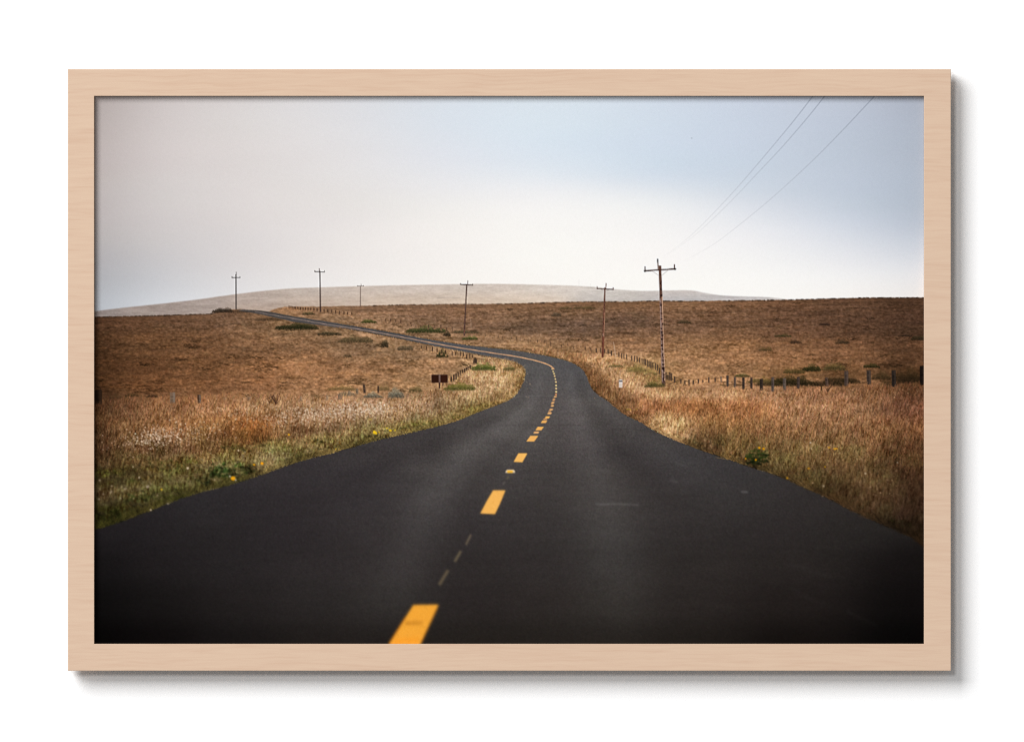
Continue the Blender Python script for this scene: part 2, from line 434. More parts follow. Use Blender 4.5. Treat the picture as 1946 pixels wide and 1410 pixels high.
def pick(field, x, y):
    return field[np.clip((y - Y0).astype(int), 0, PH - 1), np.clip((x - X0).astype(int), 0, PW - 1)]


# short fibrous blades over the fields
x, y = scatter(mfield, 52000)
vv = pick(v, x, y)
ln = (0.8 + vv / 36.0) * rng.uniform(0.6, 1.5, len(x))
cj = rng.normal(1.0, 0.16, len(x)).astype(np.float32)
colr = pick(ground, x, y) * cj[:, None] * (1 + rng.normal(0, 0.03, (len(x), 3)))
strokes(x, y, rng.normal(0.35, 0.4, len(x)) * ln, -ln, rng.normal(0.1, 0.15, len(x)) * ln, colr.astype(np.float32), np.full(len(x), 0.8, np.float32), np.full(len(x), 0.42, np.float32), None, bands=40)

# tussocks: a ragged row of dark flecks with a pale lip of grass over it
tx, ty = scatter(mfield * (fbm(XX / 120, lv * 9, 3, 66) > 0.0), 300)
tv = pick(v, tx, ty)
fx_, fy_, fs_, fd_ = [], [], [], []
for i in range(len(tx)):
    s_ = (0.45 + tv[i] / 95.0) * rng.uniform(0.5, 1.7)
    m = rng.integers(8, 26)
    fx_.append(tx[i] + rng.normal(0, 4.2 * s_, m))
    fy_.append(ty[i] + rng.normal(0, 0.95 * s_, m))
    fs_.append(np.full(m, s_))
    fd_.append(np.full(m, rng.uniform(0.3, 0.75)))
fx_, fy_, fs_, fd_ = (np.concatenate(q).astype(np.float32) for q in (fx_, fy_, fs_, fd_))
cc = pick(base, fx_, fy_)
ll = fs_ * rng.uniform(1.0, 3.0, len(fx_))
strokes(fx_, fy_, ll.astype(np.float32), (rng.normal(0, .18, len(ll)) * ll).astype(np.float32), np.zeros(len(ll), np.float32), (cc * fd_[:, None] * np.array([1.0, 0.95, 0.75])).astype(np.float32), np.maximum(fs_ * 0.9, 0.9).astype(np.float32), np.full(len(ll), .62, np.float32), None, K=8, bands=12)
ll = fs_ * rng.uniform(1.5, 3.5, len(fx_))
strokes(fx_, fy_ - 1.3 * fs_, (ll * .8).astype(np.float32), (-ll * .5).astype(np.float32), np.zeros(len(ll), np.float32), (cc * rng.uniform(1.0, 1.3, len(ll))[:, None]).astype(np.float32), np.full(len(ll), .8, np.float32), np.full(len(ll), .4, np.float32), None, K=6, bands=12)
gr_ = fbm(XX / 4.6, YY / 2.6, 3, 141, 0.75) * 0.74
gr_ = gr_ * mfield * np.clip(v / 14, 0.3, 1)
img = img * np.stack([1 + gr_ * 0.85, 1 + gr_ * 1.0, 1 + gr_ * 1.3], -1).clip(0.25, 1.8)
_l = img.mean(axis=2, keepdims=True)
_d = (0.11 * mfield)[..., None]
img = img * (1 - _d) + _l * np.array([1.05, 1.0, 0.9], np.float32) * _d
sft = blur(img, 0.5)
mf_ = (blur(mfield, 1.0) * np.clip((YY - 560) / 10, 0, 1))[..., None]
img = img * (1 - mf_) + sft * mf_


# ------------------------------------------------------------------ shrubs and clumps
def shrub(cx, cy, w, h, col, n=None, name='shrub', label=None, var=0.22, dark=0.5, strength=1.0):
    """a low ragged clump: dark foot, lit fibrous top, grass closing over its base"""
    pid = new_id(name, label) if name else None
    if name is None:
        strength *= 0.62
    n = n or int(24 + w * h * 1.6)
    k = rng.uniform(-0.3, 0.3)                       # lopsided
    px = cx + (rng.beta(1.6 + k, 1.6 - k, n) - 0.5) * w * 1.08
    e = np.clip(1 - ((px - cx) / (w * 0.56)) ** 2, 0, 1) ** 0.7
    e = e * (0.55 + 0.75 * vnoise(px / max(3.0, w / 7.0), np.full(n, cx), 3))
    py = cy + h * 0.42 - rng.random(n) ** 0.9 * h * e + rng.normal(0, 0.4, n)
    rel = np.clip((cy + h / 2 - py) / h, 0, 1)
    sh = dark + (1.2 - dark) * rel + rng.normal(0, var, n)
    bgc = pick(base, px.astype(np.float32), py.astype(np.float32))
    c = np.asarray(col, np.float32)[None, :] * np.clip(sh, 0.25, 1.7)[:, None]
    mixk = np.clip(rng.normal(0.12, 0.16, n), 0, 0.6)[:, None]
    c = c * (1 - mixk) + bgc * mixk
    xs = np.linspace(-0.5, 0.5, 9)
    top = [(cx + q * w, cy + h * 0.42 - h * 0.62 * max(0.0, 1 - (q * 1.9) ** 2) ** 0.7 * (0.5 + 0.8 * float(vnoise(np.array([(cx + q * w) / max(3.0, w / 7.0)]), np.array([cx]), 3)[0]))) for q in xs]
    bot = [(cx + q * w * 0.96, cy + h * (0.44 + rng.uniform(-.08, .06))) for q in xs[::-1]]
    fill(top + bot, np.asarray(col) * dark * 1.15, pid, alpha=0.72 * strength, soft=max(0.7, h * 0.09), idthr=0.38)
    l = np.full(n, max(1.0, h * 0.14)) * rng.uniform(0.6, 1.5, n)
    strokes(px.astype(np.float32), py.astype(np.float32), (rng.normal(0.15, 0.6, n) * l).astype(np.float32), (-l * rng.uniform(0.3, 1.0, n)).astype(np.float32),
            np.zeros(n, np.float32), c.astype(np.float32), np.full(n, 1.0, np.float32), np.full(n, 0.72 * strength, np.float32), pid, K=5, bands=6)
    m = int(w * 1.4)
    fx = rng.uniform(cx - w * .55, cx + w * .55, m).astype(np.float32)
    fy = (cy + h * .5 + rng.uniform(-0.5, 1.5, m)).astype(np.float32)
    fh = rng.uniform(1, 1.5 + h * .22, m)
    strokes(fx, fy, (rng.normal(.2, .3, m) * fh).astype(np.float32), (-fh).astype(np.float32), np.zeros(m, np.float32), (pick(base, fx, fy) * rng.normal(1, .15, m)[:, None]).astype(np.float32), np.full(m, .8, np.float32), np.full(m, .7, np.float32), None, K=5, bands=1)


shrub(424, 590, 38, 10, (48, 40, 32), label='dark bush on the left skyline')
shrub(565, 620.5, 76, 13, (36, 42, 20), label='dark green bush below the far road')
shrub(511, 606.5, 52, 8, (76, 58, 40), name=None, dark=0.6)
shrub(462, 592, 40, 6, (70, 52, 38), name=None, dark=0.6)
shrub(626, 634, 44, 7, (58, 52, 34), label='low olive scrub along the far road')
shrub(676, 645, 60, 14, (92, 78, 52), label='dry grey green scrub along the far road', dark=0.6)
shrub(731, 655, 13, 13, (48, 42, 28), label='small dark bush on the near side of the far road')
shrub(770, 661, 28, 11, (92, 78, 58), label='grey scrub below the far road', dark=0.6)
shrub(840, 674, 21, 12, (52, 52, 26), label='dark green bush inside the fence')
shrub(587, 596, 24, 6, (82, 70, 44), label='olive clump under the far fence')
shrub(701, 611.5, 28, 6, (66, 76, 32), label='small bright green clump above the far road')
shrub(811, 628, 76, 11, (52, 64, 30), label='long green clump above the far road')
shrub(849, 635.5, 14, 8, (44, 40, 28), label='small dark clump beside the long green one')
shrub(893, 643, 28, 7, (70, 82, 36), label='green clump at the foot of a pole')
shrub(885, 631, 50, 6, (78, 72, 48), label=None, name=None)
shrub(660, 749, 34, 9, (118, 104, 84), name=None, dark=0.6)
shrub(787, 752, 40, 8, (138, 118, 92), name=None, dark=0.7)
shrub(1242, 729, 42, 18, (62, 68, 26), label='dark green tuft at the foot of the tallest pole')
shrub(1236, 709, 24, 9, (116, 104, 54), name=None, dark=0.7)
shrub(1411, 713.5, 28, 7, (54, 62, 26), name=None)
shrub(1455, 724, 70, 10, (88, 76, 36), name=None, dark=0.55)
shrub(1505, 726, 84, 17, (30, 28, 13), label='dark hollow of rushes behind the fence')
shrub(1542, 700.5, 32, 12, (36, 42, 18), label='dark green rushes in the field')
shrub(1508, 706, 40, 9, (70, 62, 30), name=None, dark=0.55)
shrub(1586, 699, 44, 12, (84, 76, 42), name=None, dark=0.55)
shrub(1600, 722, 66, 15, (36, 30, 16), name=None)
shrub(1575, 729, 70, 12, (34, 28, 15), name='shrub', label='dark strip of rushes between the tall fence posts')
shrub(1460, 730, 50, 9, (52, 44, 24), name=None)
shrub(1656, 696, 30, 7, (42, 44, 20), label='dark green rushes at the right')
shrub(1675, 716, 36, 15, (58, 46, 26), name=None)
shrub(1730, 718, 56, 24, (44, 34, 20), name=None)
shrub(1690, 730, 40, 16, (40, 32, 18), name=None)
shrub(1489, 638, 32, 6, (56, 58, 30), name=None)
shrub(1745, 643, 26, 9, (42, 38, 24), name=None)
shrub(1600, 650, 26, 9, (52, 42, 28), name=None)
shrub(1566, 616.5, 20, 5, (44, 32, 26), name=None)
shrub(1512, 650, 22, 6, (46, 34, 26), name=None)
shrub(1720, 638, 24, 4, (40, 30, 22), name=None)
shrub(1455, 664, 26, 8, (82, 66, 38), name=None, dark=0.6)
shrub(1300, 612, 26, 7, (62, 54, 36), name=None)
shrub(1057, 598, 18, 8, (84, 74, 58), name=None)
shrub(1075, 586, 26, 6, (84, 72, 46), name=None, dark=0.6)
shrub(1110, 585, 40, 6, (88, 74, 46), name=None, dark=0.6)
shrub(660, 676, 14, 6, (80, 66, 42), name=None)
shrub(790, 740, 24, 12, (98, 84, 48), name=None, dark=0.6)
shrub(728, 738, 24, 10, (112, 92, 58), name=None, dark=0.65)
shrub(650, 738, 50, 10, (120, 98, 58), name=None, dark=0.7)
shrub(250, 751, 26, 7, (56, 44, 24), name=None)
shrub(289, 753, 22, 6, (40, 30, 18), name=None)
shrub(225, 755, 40, 9, (74, 54, 34), name=None, dark=0.6)

# ------------------------------------------------------------------ the road
road_id = new_id('road', 'dark asphalt road winding away to the left')
RC = [(480, 592, 70, 64, 62), (520, 598, 70, 66, 65), (560, 607, 70, 67, 67), (640, 620, 72, 70, 72), (740, 637, 72, 71, 73), (840, 656, 78, 77, 80), (930, 672, 80, 78, 80), (1000, 682, 82, 79, 79),
      (1060, 690, 80, 78, 80), (1090, 705, 80, 78, 80), (1020, 705, 82, 80, 80), (1040, 735, 84, 80, 80), (1100, 740, 78, 75, 76), (1010, 740, 78, 74, 74),
      (990, 765, 82, 78, 77), (1060, 765, 84, 79, 79), (1120, 765, 82, 78, 77), (920, 795, 70, 66, 66), (1000, 790, 84, 80, 79), (1080, 790, 82, 77, 77), (1170, 790, 74, 70, 70),
      (820, 825, 60, 56, 57), (900, 820, 72, 68, 68), (980, 820, 86, 82, 81), (1080, 820, 76, 71, 71), (1150, 820, 72, 68, 68), (1230, 825, 66, 62, 62),
      (700, 860, 56, 52, 53), (800, 850, 60, 56, 57), (900, 850, 76, 72, 71), (960, 855, 72, 68, 68), (1060, 855, 70, 66, 66), (1110, 855, 72, 67, 67), (1180, 860, 60, 56, 57), (1300, 865, 60, 57, 58),
      (560, 900, 50, 46, 48), (700, 900, 54, 50, 52), (820, 900, 68, 64, 64), (900, 905, 66, 62, 62), (1040, 905, 62, 58, 58), (1150, 905, 66, 62, 61), (1250, 905, 58, 54, 55), (1380, 905, 54, 51, 52),
      (400, 950, 42, 39, 41), (550, 950, 46, 42, 44), (700, 950, 52, 48, 50), (820, 950, 64, 60, 60), (900, 960, 57, 53, 54), (1040, 960, 56, 52, 52), (1150, 960, 66, 62, 61), (1250, 960, 54, 50, 50), (1400, 950, 50, 47, 47), (1530, 960, 46, 42, 42),
      (250, 1010, 32, 29, 31), (400, 1010, 38, 35, 36), (550, 1010, 42, 38, 40), (700, 1010, 50, 46, 47), (800, 1010, 55, 51, 51), (900, 1010, 50, 46, 47), (1040, 1010, 52, 48, 48), (1150, 1010, 58, 55, 54), (1280, 1010, 48, 44, 44), (1450, 1010, 44, 40, 40), (1620, 1010, 38, 35, 34),
      (185, 1070, 20, 18, 19), (300, 1070, 30, 27, 28), (450, 1070, 36, 33, 34), (600, 1070, 43, 39, 40), (740, 1070, 48, 44, 44), (900, 1070, 43, 39, 39), (1050, 1070, 45, 41, 41), (1150, 1070, 50, 47, 46), (1300, 1070, 43, 39, 38), (1500, 1070, 38, 34, 33), (1740, 1070, 20, 17, 17),
      (185, 1140, 11, 10, 10), (300, 1140, 20, 18, 18), (450, 1140, 29, 26, 26), (600, 1140, 36, 33, 33), (740, 1140, 38, 35, 34), (900, 1140, 36, 32, 32), (1050, 1140, 38, 34, 33), (1150, 1140, 41, 38, 36), (1300, 1140, 36, 32, 31), (1500, 1140, 29, 25, 24), (1740, 1140, 13, 11, 11),
      (185, 1215, 5, 4, 4), (300, 1215, 11, 9, 9), (450, 1215, 19, 17, 17), (600, 1215, 26, 23, 22), (740, 1215, 27, 24, 23), (900, 1215, 28, 25, 23), (1050, 1215, 29, 26, 24), (1150, 1215, 31, 28, 26), (1300, 1215, 26, 23, 21), (1500, 1215, 17, 14, 13), (1740, 1215, 6, 5, 5)]
rc = rbf(RC, 62, 26, 6, 2.0)
rc = blur(blur(rc, 9, 3) * (YY < 900)[..., None] + blur(rc, 34, 16) * (YY >= 900)[..., None], 4, 4) * np.array([1.08, 1.06, 1.02], np.float32)


def band(pts, w0, w1, amt):
    """worn wheel track: a soft lighter or darker band along the lane"""
    q = np.array(smooth_path(pts, 12))
    ys = YY[:, 0]
    o = np.argsort(q[:, 1])
    xc = np.interp(ys, q[o, 1], q[o, 0])
    ww = np.interp(ys, [q[:, 1].min(), q[:, 1].max()], [w0, w1])
    fade = np.clip((ys - q[:, 1].min()) / 25, 0, 1) * np.clip((q[:, 1].max() - ys) / 90, 0, 1)
    return amt * fade[:, None] * np.exp(-((XX - xc[:, None]) / ww[:, None]) ** 2)


rc *= (1 + 0.16 * np.clip((YY - 1050) / 120, 0, 1))[..., None]
rc += (band([(1018, 700), (1022, 735), (1000, 775), (945, 815), (880, 865), (820, 950), (770, 1060), (720, 1222)], 8, 78, 8)
       + band([(1008, 740), (960, 785), (840, 835), (690, 905), (500, 1010)], 7, 70, -3)
       + band([(1040, 745), (1010, 800), (940, 870), (890, 960), (860, 1060)], 6, 34, -3)
       + band([(1085, 700), (1088, 750), (1100, 800), (1120, 860), (1148, 960), (1170, 1080), (1185, 1222)], 8, 84, 7)
       + band([(1096, 700), (1105, 745), (1140, 800), (1200, 880), (1290, 990)], 6, 50, -5)
       + band([(1130, 755), (1190, 805), (1300, 880), (1450, 980)], 8, 60, 3))[..., None]
rv = np.maximum(YY - 575, 1)
persp = rv / 100.0
rn = fbm(XX / 90, YY / 9, 3, 55) * 7 + fbm(XX / 40, YY / 26, 3, 65) * 6 + blur(rng.normal(0, 1, XX.shape).astype(np.float32), 0.7) * 8.5
rc = rc * np.array([0.985, 1.0, 1.02], np.float32) * (1 + rn / 95.0)[..., None] + (rng.normal(0, 1.0, XX.shape + (3,))).astype(np.float32)
fill(road_poly, rc, road_id, soft=0.5)
# wheel tracks, seams, scuffs


def roadmark(pts, w0, w1, d, soft=2.0, alpha=0.5):
    q = smooth_path(pts, 6)
    n = len(q) - 1
    for i in range(n):
        ww = w0 + (w1 - w0) * i / n
        c = img[int(np.clip(q[i][1] - Y0, 0, PH - 1)), int(np.clip(q[i][0] - X0, 0, PW - 1))] + d
        line([q[i], q[i + 1]], ww, ww, c, alpha=alpha, soft=soft)


roadmark([(1064, 752), (1010, 752.5), (975, 755)], 1.2, 1.4, 16, 0.6, 0.55)
roadmark([(950, 808), (1040, 808.5), (1120, 808)], 1.2, 1.2, -14, 0.6, 0.5)
roadmark([(1160, 815), (1200, 816), (1255, 822)], 1.2, 1.2, -12, 0.6, 0.4)
roadmark([(935, 806), (975, 801), (1020, 789)], 2.2, 1.2, 13, 1.2, 0.45)
roadmark([(1131, 957), (1150, 958.5), (1170, 957.5), (1214, 959.5)], 3.2, 2.4, 32, 1.2, 0.55)
roadmark([(1155, 949), (1195, 951)], 2, 2, -10, 1.2, 0.5)
roadmark([(1408, 934), (1421, 935)], 4.0, 3.6, 42, 1.0, 0.6)
roadmark([(1272, 912), (1288, 916)], 3, 2.5, 28, 1.2, 0.5)
roadmark([(1277, 905), (1281, 908)], 2.4, 2, 24, 1.2, 0.5)
roadmark([(1285, 879), (1310, 889)], 2.4, 2, 14, 1.2, 0.5)
roadmark([(1500, 1070), (1560, 1090), (1590, 1096)], 5, 4, 10, 2.5, 0.4)
roadmark([(1610, 1160), (1640, 1176), (1665, 1188)], 5, 4, 14, 2.5, 0.4)
roadmark([(1500, 1115), (1545, 1140), (1575, 1150)], 5, 4, 9, 2.5, 0.4)
roadmark([(960, 925), (1040, 922), (1120, 920)], 2, 2, -6, 1.2, 0.4)
roadmark([(1100, 940), (1230, 943), (1330, 943)], 2, 2, -6, 1.4, 0.4)
for (mx, my) in ((840, 1026), (1190, 1134), (852, 1010)):
    fill([(mx - 3, my), (mx, my - 2), (mx + 3, my), (mx, my + 2)], (84, 80, 76), alpha=0.5, soft=1.2)
# cool centre line of the far stretch and yellow dashes
yl = new_id('centre_line', 'pale solid centre line of the far road')
line(smooth_path([(484, 592.4), (520, 599), (560, 605.9), (620, 616.3), (680, 625.4), (740, 636), (800, 647.6)], 5), 1.0, 1.5, (168, 150, 144), yl, alpha=0.6, alpha1=0.75, soft=0.35, col1=(208, 166, 140))
line(smooth_path([(800, 647.6), (860, 658.8), (920, 668.3), (950, 672.9), (975, 676.5), (1001, 681.5), (1020, 685.9), (1038, 691.6), (1048, 696.8), (1053, 701.6)], 5), 1.5, 2.3, (214, 166, 130), yl, alpha=0.85, alpha1=0.95, soft=0.35, col1=(236, 178, 124))


def dash(pts, col, soft=0.45, label=None, alpha=1.0, name='lane_dash'):
    pid = new_id(name, label)
    fill(pts, np.asarray(col) * 0.55 + np.array([30, 12, 0]), None, 0.45, soft + 0.9)
    fill(pts, col, pid, alpha, soft, idthr=0.4)


for zx, zy in ((630, 290), (643, 323), (655, 353), (663, 385), (672, 425), (679, 465), (682, 511), (683, 552), (683, 596), (680, 632)):
    cx, cy = 960 + zx / 7.05, 660 + zy / 7.05
    r = 1.15 + (zy - 290) * 0.0012
    dash([(cx - r, cy - r), (cx + r * 1.1, cy - r), (cx + r, cy + r), (cx - r * 1.1, cy + r)], (238, 196, 140) if zy < 620 else (196, 138, 100), 0.35)
for zx, zy, zw, zh in ((672, 662, 35, 16), (655, 690, 28, 13), (648, 710, 30, 12), (638, 742, 36, 18), (628, 760, 28, 7), (632, 784, 36, 17), (617, 833, 44, 21), (598, 858, 35, 10),
                       (595, 884, 48, 23), (565, 938, 56, 28), (537, 964, 48, 13), (520, 998, 66, 32), (460, 1088, 80, 46), (416, 1141, 66, 22), (364, 1222, 104, 76)):
    cx, cy, hw, hh = 960 + zx / 7.05, 660 + zy / 7.05, zw / 14.1, zh / 14.1
    sl = hh * 0.75
    c = (236, 176, 116) if zh > 15 else (226, 166, 108)
    if zh > 25:
        c = (240, 178, 98)
    dash([(cx - hw + sl, cy - hh), (cx + hw + sl, cy - hh), (cx + hw - sl, cy + hh), (cx - hw - sl, cy + hh)], c, 0.4)
dash([(985.2, 861.2), (1002.3, 861.2), (992.5, 878.2), (976.2, 877.4)], (246, 186, 98), 0.6, 'short yellow dash below the bend')
mk = new_id('road_stud', 'small yellow and white road stud')
fill([(961.5, 894.5), (964, 892.3), (976, 892.3), (978.6, 894.8), (978.6, 898.4), (960, 898.4)], (236, 210, 168), mk, 1, 0.6)
fill([(964, 894), (974.5, 894), (974.5, 898.6), (964, 898.6)], (250, 186, 50), mk, 1, 0.7)
line([(957, 898), (983, 898)], 1.2, 1.2, (70, 72, 84), alpha=0.5, soft=0.7)
dash([(937.2, 931.4), (960.6, 931.4), (950.5, 956), (940.6, 976.6), (912.7, 975.4), (924.5, 953)], (248, 184, 92), 0.8, 'yellow dash in the middle distance')
line([(938.5, 952), (936, 957)], 1.5, 1.5, (214, 148, 58), alpha=0.5, soft=0.8)
for a, b, c_, w in (((966.8, 905), (963.3, 910), (104, 94, 72), 3), ((959.5, 915.5), (955.5, 920.5), (98, 92, 88), 3), ((895, 1015.5), (885.3, 1035), (112, 98, 80), 4), ((876, 1046.5), (864, 1067), (108, 95, 74), 5.2), ((851.7, 1083), (834.6, 1111), (104, 90, 70), 6),
                    ((1018, 842), (1015, 850), (96, 88, 80), 2), ((1001.5, 847), (998, 853), (92, 84, 74), 2)):
    pid = new_id('worn_dash', None)
    line([a, b], w, w, c_, pid, alpha=0.8, soft=1.1, idthr=0.3)
d3 = [(785.6, 1149), (833.8, 1148.4), (828, 1160), (798, 1225), (738, 1225), (771, 1172)]
dash(d3, (246, 168, 56), 1.7, 'largest yellow dash at the lower edge')
fill([(772, 1180), (806, 1179.5), (800, 1187), (769, 1187)], (198, 128, 36), None, 0.65, 2.0)
fill([(752, 1212), (796, 1209), (794, 1222), (745, 1223)], (240, 150, 36), None, 0.35, 2.5)
for i in range(70):
    yy = rng.uniform(1150, 1222)
    u = rng.random()
    xa, xb = np.interp(yy, [1149, 1172, 1225], [785.6, 771, 738]), np.interp(yy, [1149, 1160, 1225], [833, 828, 798])
    xx = xa + (xb - xa) * u
    r = rng.uniform(.6, 1.6)
    fill([(xx - r * 2, yy), (xx, yy - r * .6), (xx + r * 2, yy), (xx, yy + r * .6)], (150, 98, 36), alpha=rng.uniform(.1, .4), soft=.7)
for i in range(40):
    yy = rng.uniform(933, 975)
    xa, xb = np.interp(yy, [931, 953, 976], [937, 924.5, 912.7]), np.interp(yy, [931, 956, 976], [960.6, 950.5, 940.6])
    xx = xa + (xb - xa) * rng.random()
    r = rng.uniform(.4, 1.0)
    fill([(xx - r * 2, yy), (xx, yy - r * .6), (xx + r * 2, yy), (xx, yy + r * .6)], (168, 112, 48), alpha=rng.uniform(.1, .4), soft=.5)
line([(771, 1172), (752, 1202), (738, 1225)], 3, 3, (205, 112, 20), alpha=0.45, soft=1.5)
line([(831, 1156), (816, 1188), (800, 1222)], 3, 3, (212, 124, 28), alpha=0.4, soft=1.5)

# ------------------------------------------------------------------ verge grass
def blades(mask, n, hfun, lean, pid, jit=0.2, alpha=0.75, w=1.0, cfun=None, hue=0.05, grad=0.0):
    x, y = scatter(mask, n)
    h = hfun(x, y) * rng.uniform(0.55, 1.35, len(x))
    yt = y - h * 0.55                       # colour follows the middle of the blade
    c = pick(base, x, yt) * np.clip(rng.normal(1.0, jit, len(x)), 0.35, 1.9)[:, None] * (1 + rng.normal(0, hue, (len(x), 3)))
    if cfun is not None:
        c = cfun(x, y, c)
    dx = rng.normal(lean, 0.28, len(x)) * h
    strokes(x, y, dx.astype(np.float32), (-h).astype(np.float32), (rng.normal(0.06, 0.22, len(x)) * h).astype(np.float32), np.clip(c, 4, 250).astype(np.float32),
            np.full(len(x), w, np.float32), np.full(len(x), alpha, np.float32), pid, bands=70)


def hl(x, y):
    d = np.clip((y - 690) / 130, 0.15, 1.6)
    return 3 + 17 * d


def hr(x, y):
    d = np.clip((y - 690) / 150, 0.12, 1.8)
    return 3 + 18 * d


low_l = np.clip((YY - np.interp(XX, [179, 300, 430, 600, 800, 1000], [885, 868, 848, 818, 790, 740])) / 14, 0, 1)   # short turf beside the asphalt
clump = 1 + 0.38 * fbm(XX / 24, YY / 13, 4, 101) + 0.35 * fbm(XX / 80, YY / 22, 3, 111)
base0 = base.copy()
base = base * clump[..., None]
for rep_, (n_, al_, w_, j_) in enumerate(((30000, .6, 1.0, .2), (52000, .5, .7, .2), (40000, .42, .7, .24))):
    k_ = (1.0, 0.9, 0.6)[rep_]
    blades(mvl * (low_l < 0.5), n_, lambda x, y: hl(x, y) * k_, 0.1, verge_l, j_, al_, w_)
    blades(mvl * (low_l >= 0.5), n_ // 2, lambda x, y: hl(x, y) * 0.34 * k_, 0.1, verge_l, j_ + .05, al_, w_, hue=0.06)
    blades(mvr, int(n_ * 1.35), lambda x, y: hr(x, y) * k_, 0.13, verge_r, j_, al_, w_)
# the pale feather tuft on the right and straw beside the marker
tuft = mask_of([(1236, 806), (1248, 790), (1275, 787), (1305, 800), (1312, 824), (1298, 834), (1270, 822)])
blades(tuft, 900, lambda x, y: 15 + 0 * x, 0.12, verge_r, 0.14, 0.45, .7, lambda x, y, c: c * 0 + np.array([200, 152, 104]) * rng.normal(0.92, 0.16, len(x))[:, None])
tuft = mask_of([(1166, 770), (1172, 756), (1182, 756), (1186, 772)])
blades(tuft, 160, lambda x, y: 10 + 0 * x, 0.1, verge_r, 0.14, 0.5, .7, lambda x, y, c: c * 0 + np.array([190, 142, 96]) * rng.normal(0.92, 0.16, len(x))[:, None])
# dark shadowed gaps
for mm, n, pid in ((mvl, 1500, verge_l), (mvr, 2600, verge_r)):
    blades(mm, n, lambda x, y: hr(x, y) * 0.5, 0.12, pid, 0.2, 0.35, .8, lambda x, y, c: c * 0.5)
# pale seed heads
for mm, n in ((mvl * (low_l < 0.5), 2600), (mvr, 2600)):
    blades(mm, n * 2, lambda x, y: hr(x, y) * 0.25, 0.25, None, 0.12, 0.5, .7, lambda x, y, c: c * 1.3 + 6)
# ragged blades over the edge of the asphalt
for path, side, pid in ((RBOT, -1, verge_l), (RTOP, 1, verge_r)):
    q = np.array(smooth_path(path, 30))
    q = q[(q[:, 0] > 640) | (q[:, 1] > 640)]
    for rep in range(3):
        t = q[rng.integers(0, len(q), 2600)]
        x = (t[:, 0] + side * rng.uniform(-1.6, 4.0, len(t))).astype(np.float32)
        y = (t[:, 1] + rng.uniform(-3.2, 1.4, len(t)) * np.clip((t[:, 1] - 640) / 150, 0.2, 1.8)).astype(np.float32)
        h = np.clip((y - 660) / 34, 1.0, 11) * rng.uniform(0.4, 1.3, len(t))
        c = pick(base, x, y - 7) * rng.normal(0.6 + 0.24 * rep, 0.26, len(t))[:, None] * np.array([1.0, 0.98, 0.9])
        strokes(x, y, (rng.normal(0.0, 0.5, len(t)) * h).astype(np.float32), (-h).astype(np.float32), np.zeros(len(t), np.float32), np.clip(c, 6, 230).astype(np.float32),
                np.full(len(t), 0.8, np.float32), np.full(len(t), 0.7, np.float32), pid, bands=20)
    # the shaded foot of the grass
qb = np.array(smooth_path(RBOT, 4))
qt = np.array(smooth_path(RTOP, 4))
for q, x_lo, off in ((qb, 300, -1.0), (qt, 900, -1.2)):
    for i in range(len(q) - 1):
        if q[i][1] < 690:
            continue
        s = np.clip((q[i][1] - 660) / 180, 0.15, 1.6)
        line([(q[i][0], q[i][1] + off * s), (q[i + 1][0], q[i + 1][1] + off * s)], 2.6 * s, 2.6 * s, (26, 21, 14), alpha=0.42 * rng.uniform(0.0, 1.4), soft=1.3 * s)
for i in range(len(qt) - 1):
    if 900 < qt[i][0] and qt[i][1] < 700:
        line([(qt[i][0], qt[i][1] - 0.4), (qt[i + 1][0], qt[i + 1][1] - 0.4)], 1.6, 1.6, (56, 46, 26), alpha=0.55 * rng.uniform(0.3, 1.2), soft=0.7)


# green turf and leafy weeds along the left edge
def leafy(cx, cy, w, h, col, n, pid, size=3.0, var=0.3):
    th = rng.uniform(0, 2 * math.pi, n)
    rr = np.sqrt(rng.random(n))
    x = cx + np.cos(th) * rr * w / 2 + rng.normal(0, w * .05, n)
    y = cy + np.sin(th) * rr * h / 2 + rng.normal(0, h * .05, n)
    for i in range(n):
        if road_cov[int(np.clip(y[i] - 1 - Y0, 0, PH - 1)), int(np.clip(x[i] - X0, 0, PW - 1))] > 0.5:
            continue
        s = size * rng.uniform(0.5, 1.3)
        a = rng.uniform(-0.6, 0.6)
        f = np.clip(rng.normal(0.75 + 0.35 * (cy - y[i]) / h, var), 0.15, 1.7)
        q = [(x[i] - s * math.cos(a), y[i] - s * math.sin(a)), (x[i], y[i] - s * .55), (x[i] + s * math.cos(a), y[i] + s * math.sin(a)), (x[i], y[i] + s * .5)]
        fill(q, np.clip(np.asarray(col) * f * np.array([1.06, 0.96, 1.0]), 3, 240), pid, 0.66, 0.6 + 0.1 * size)


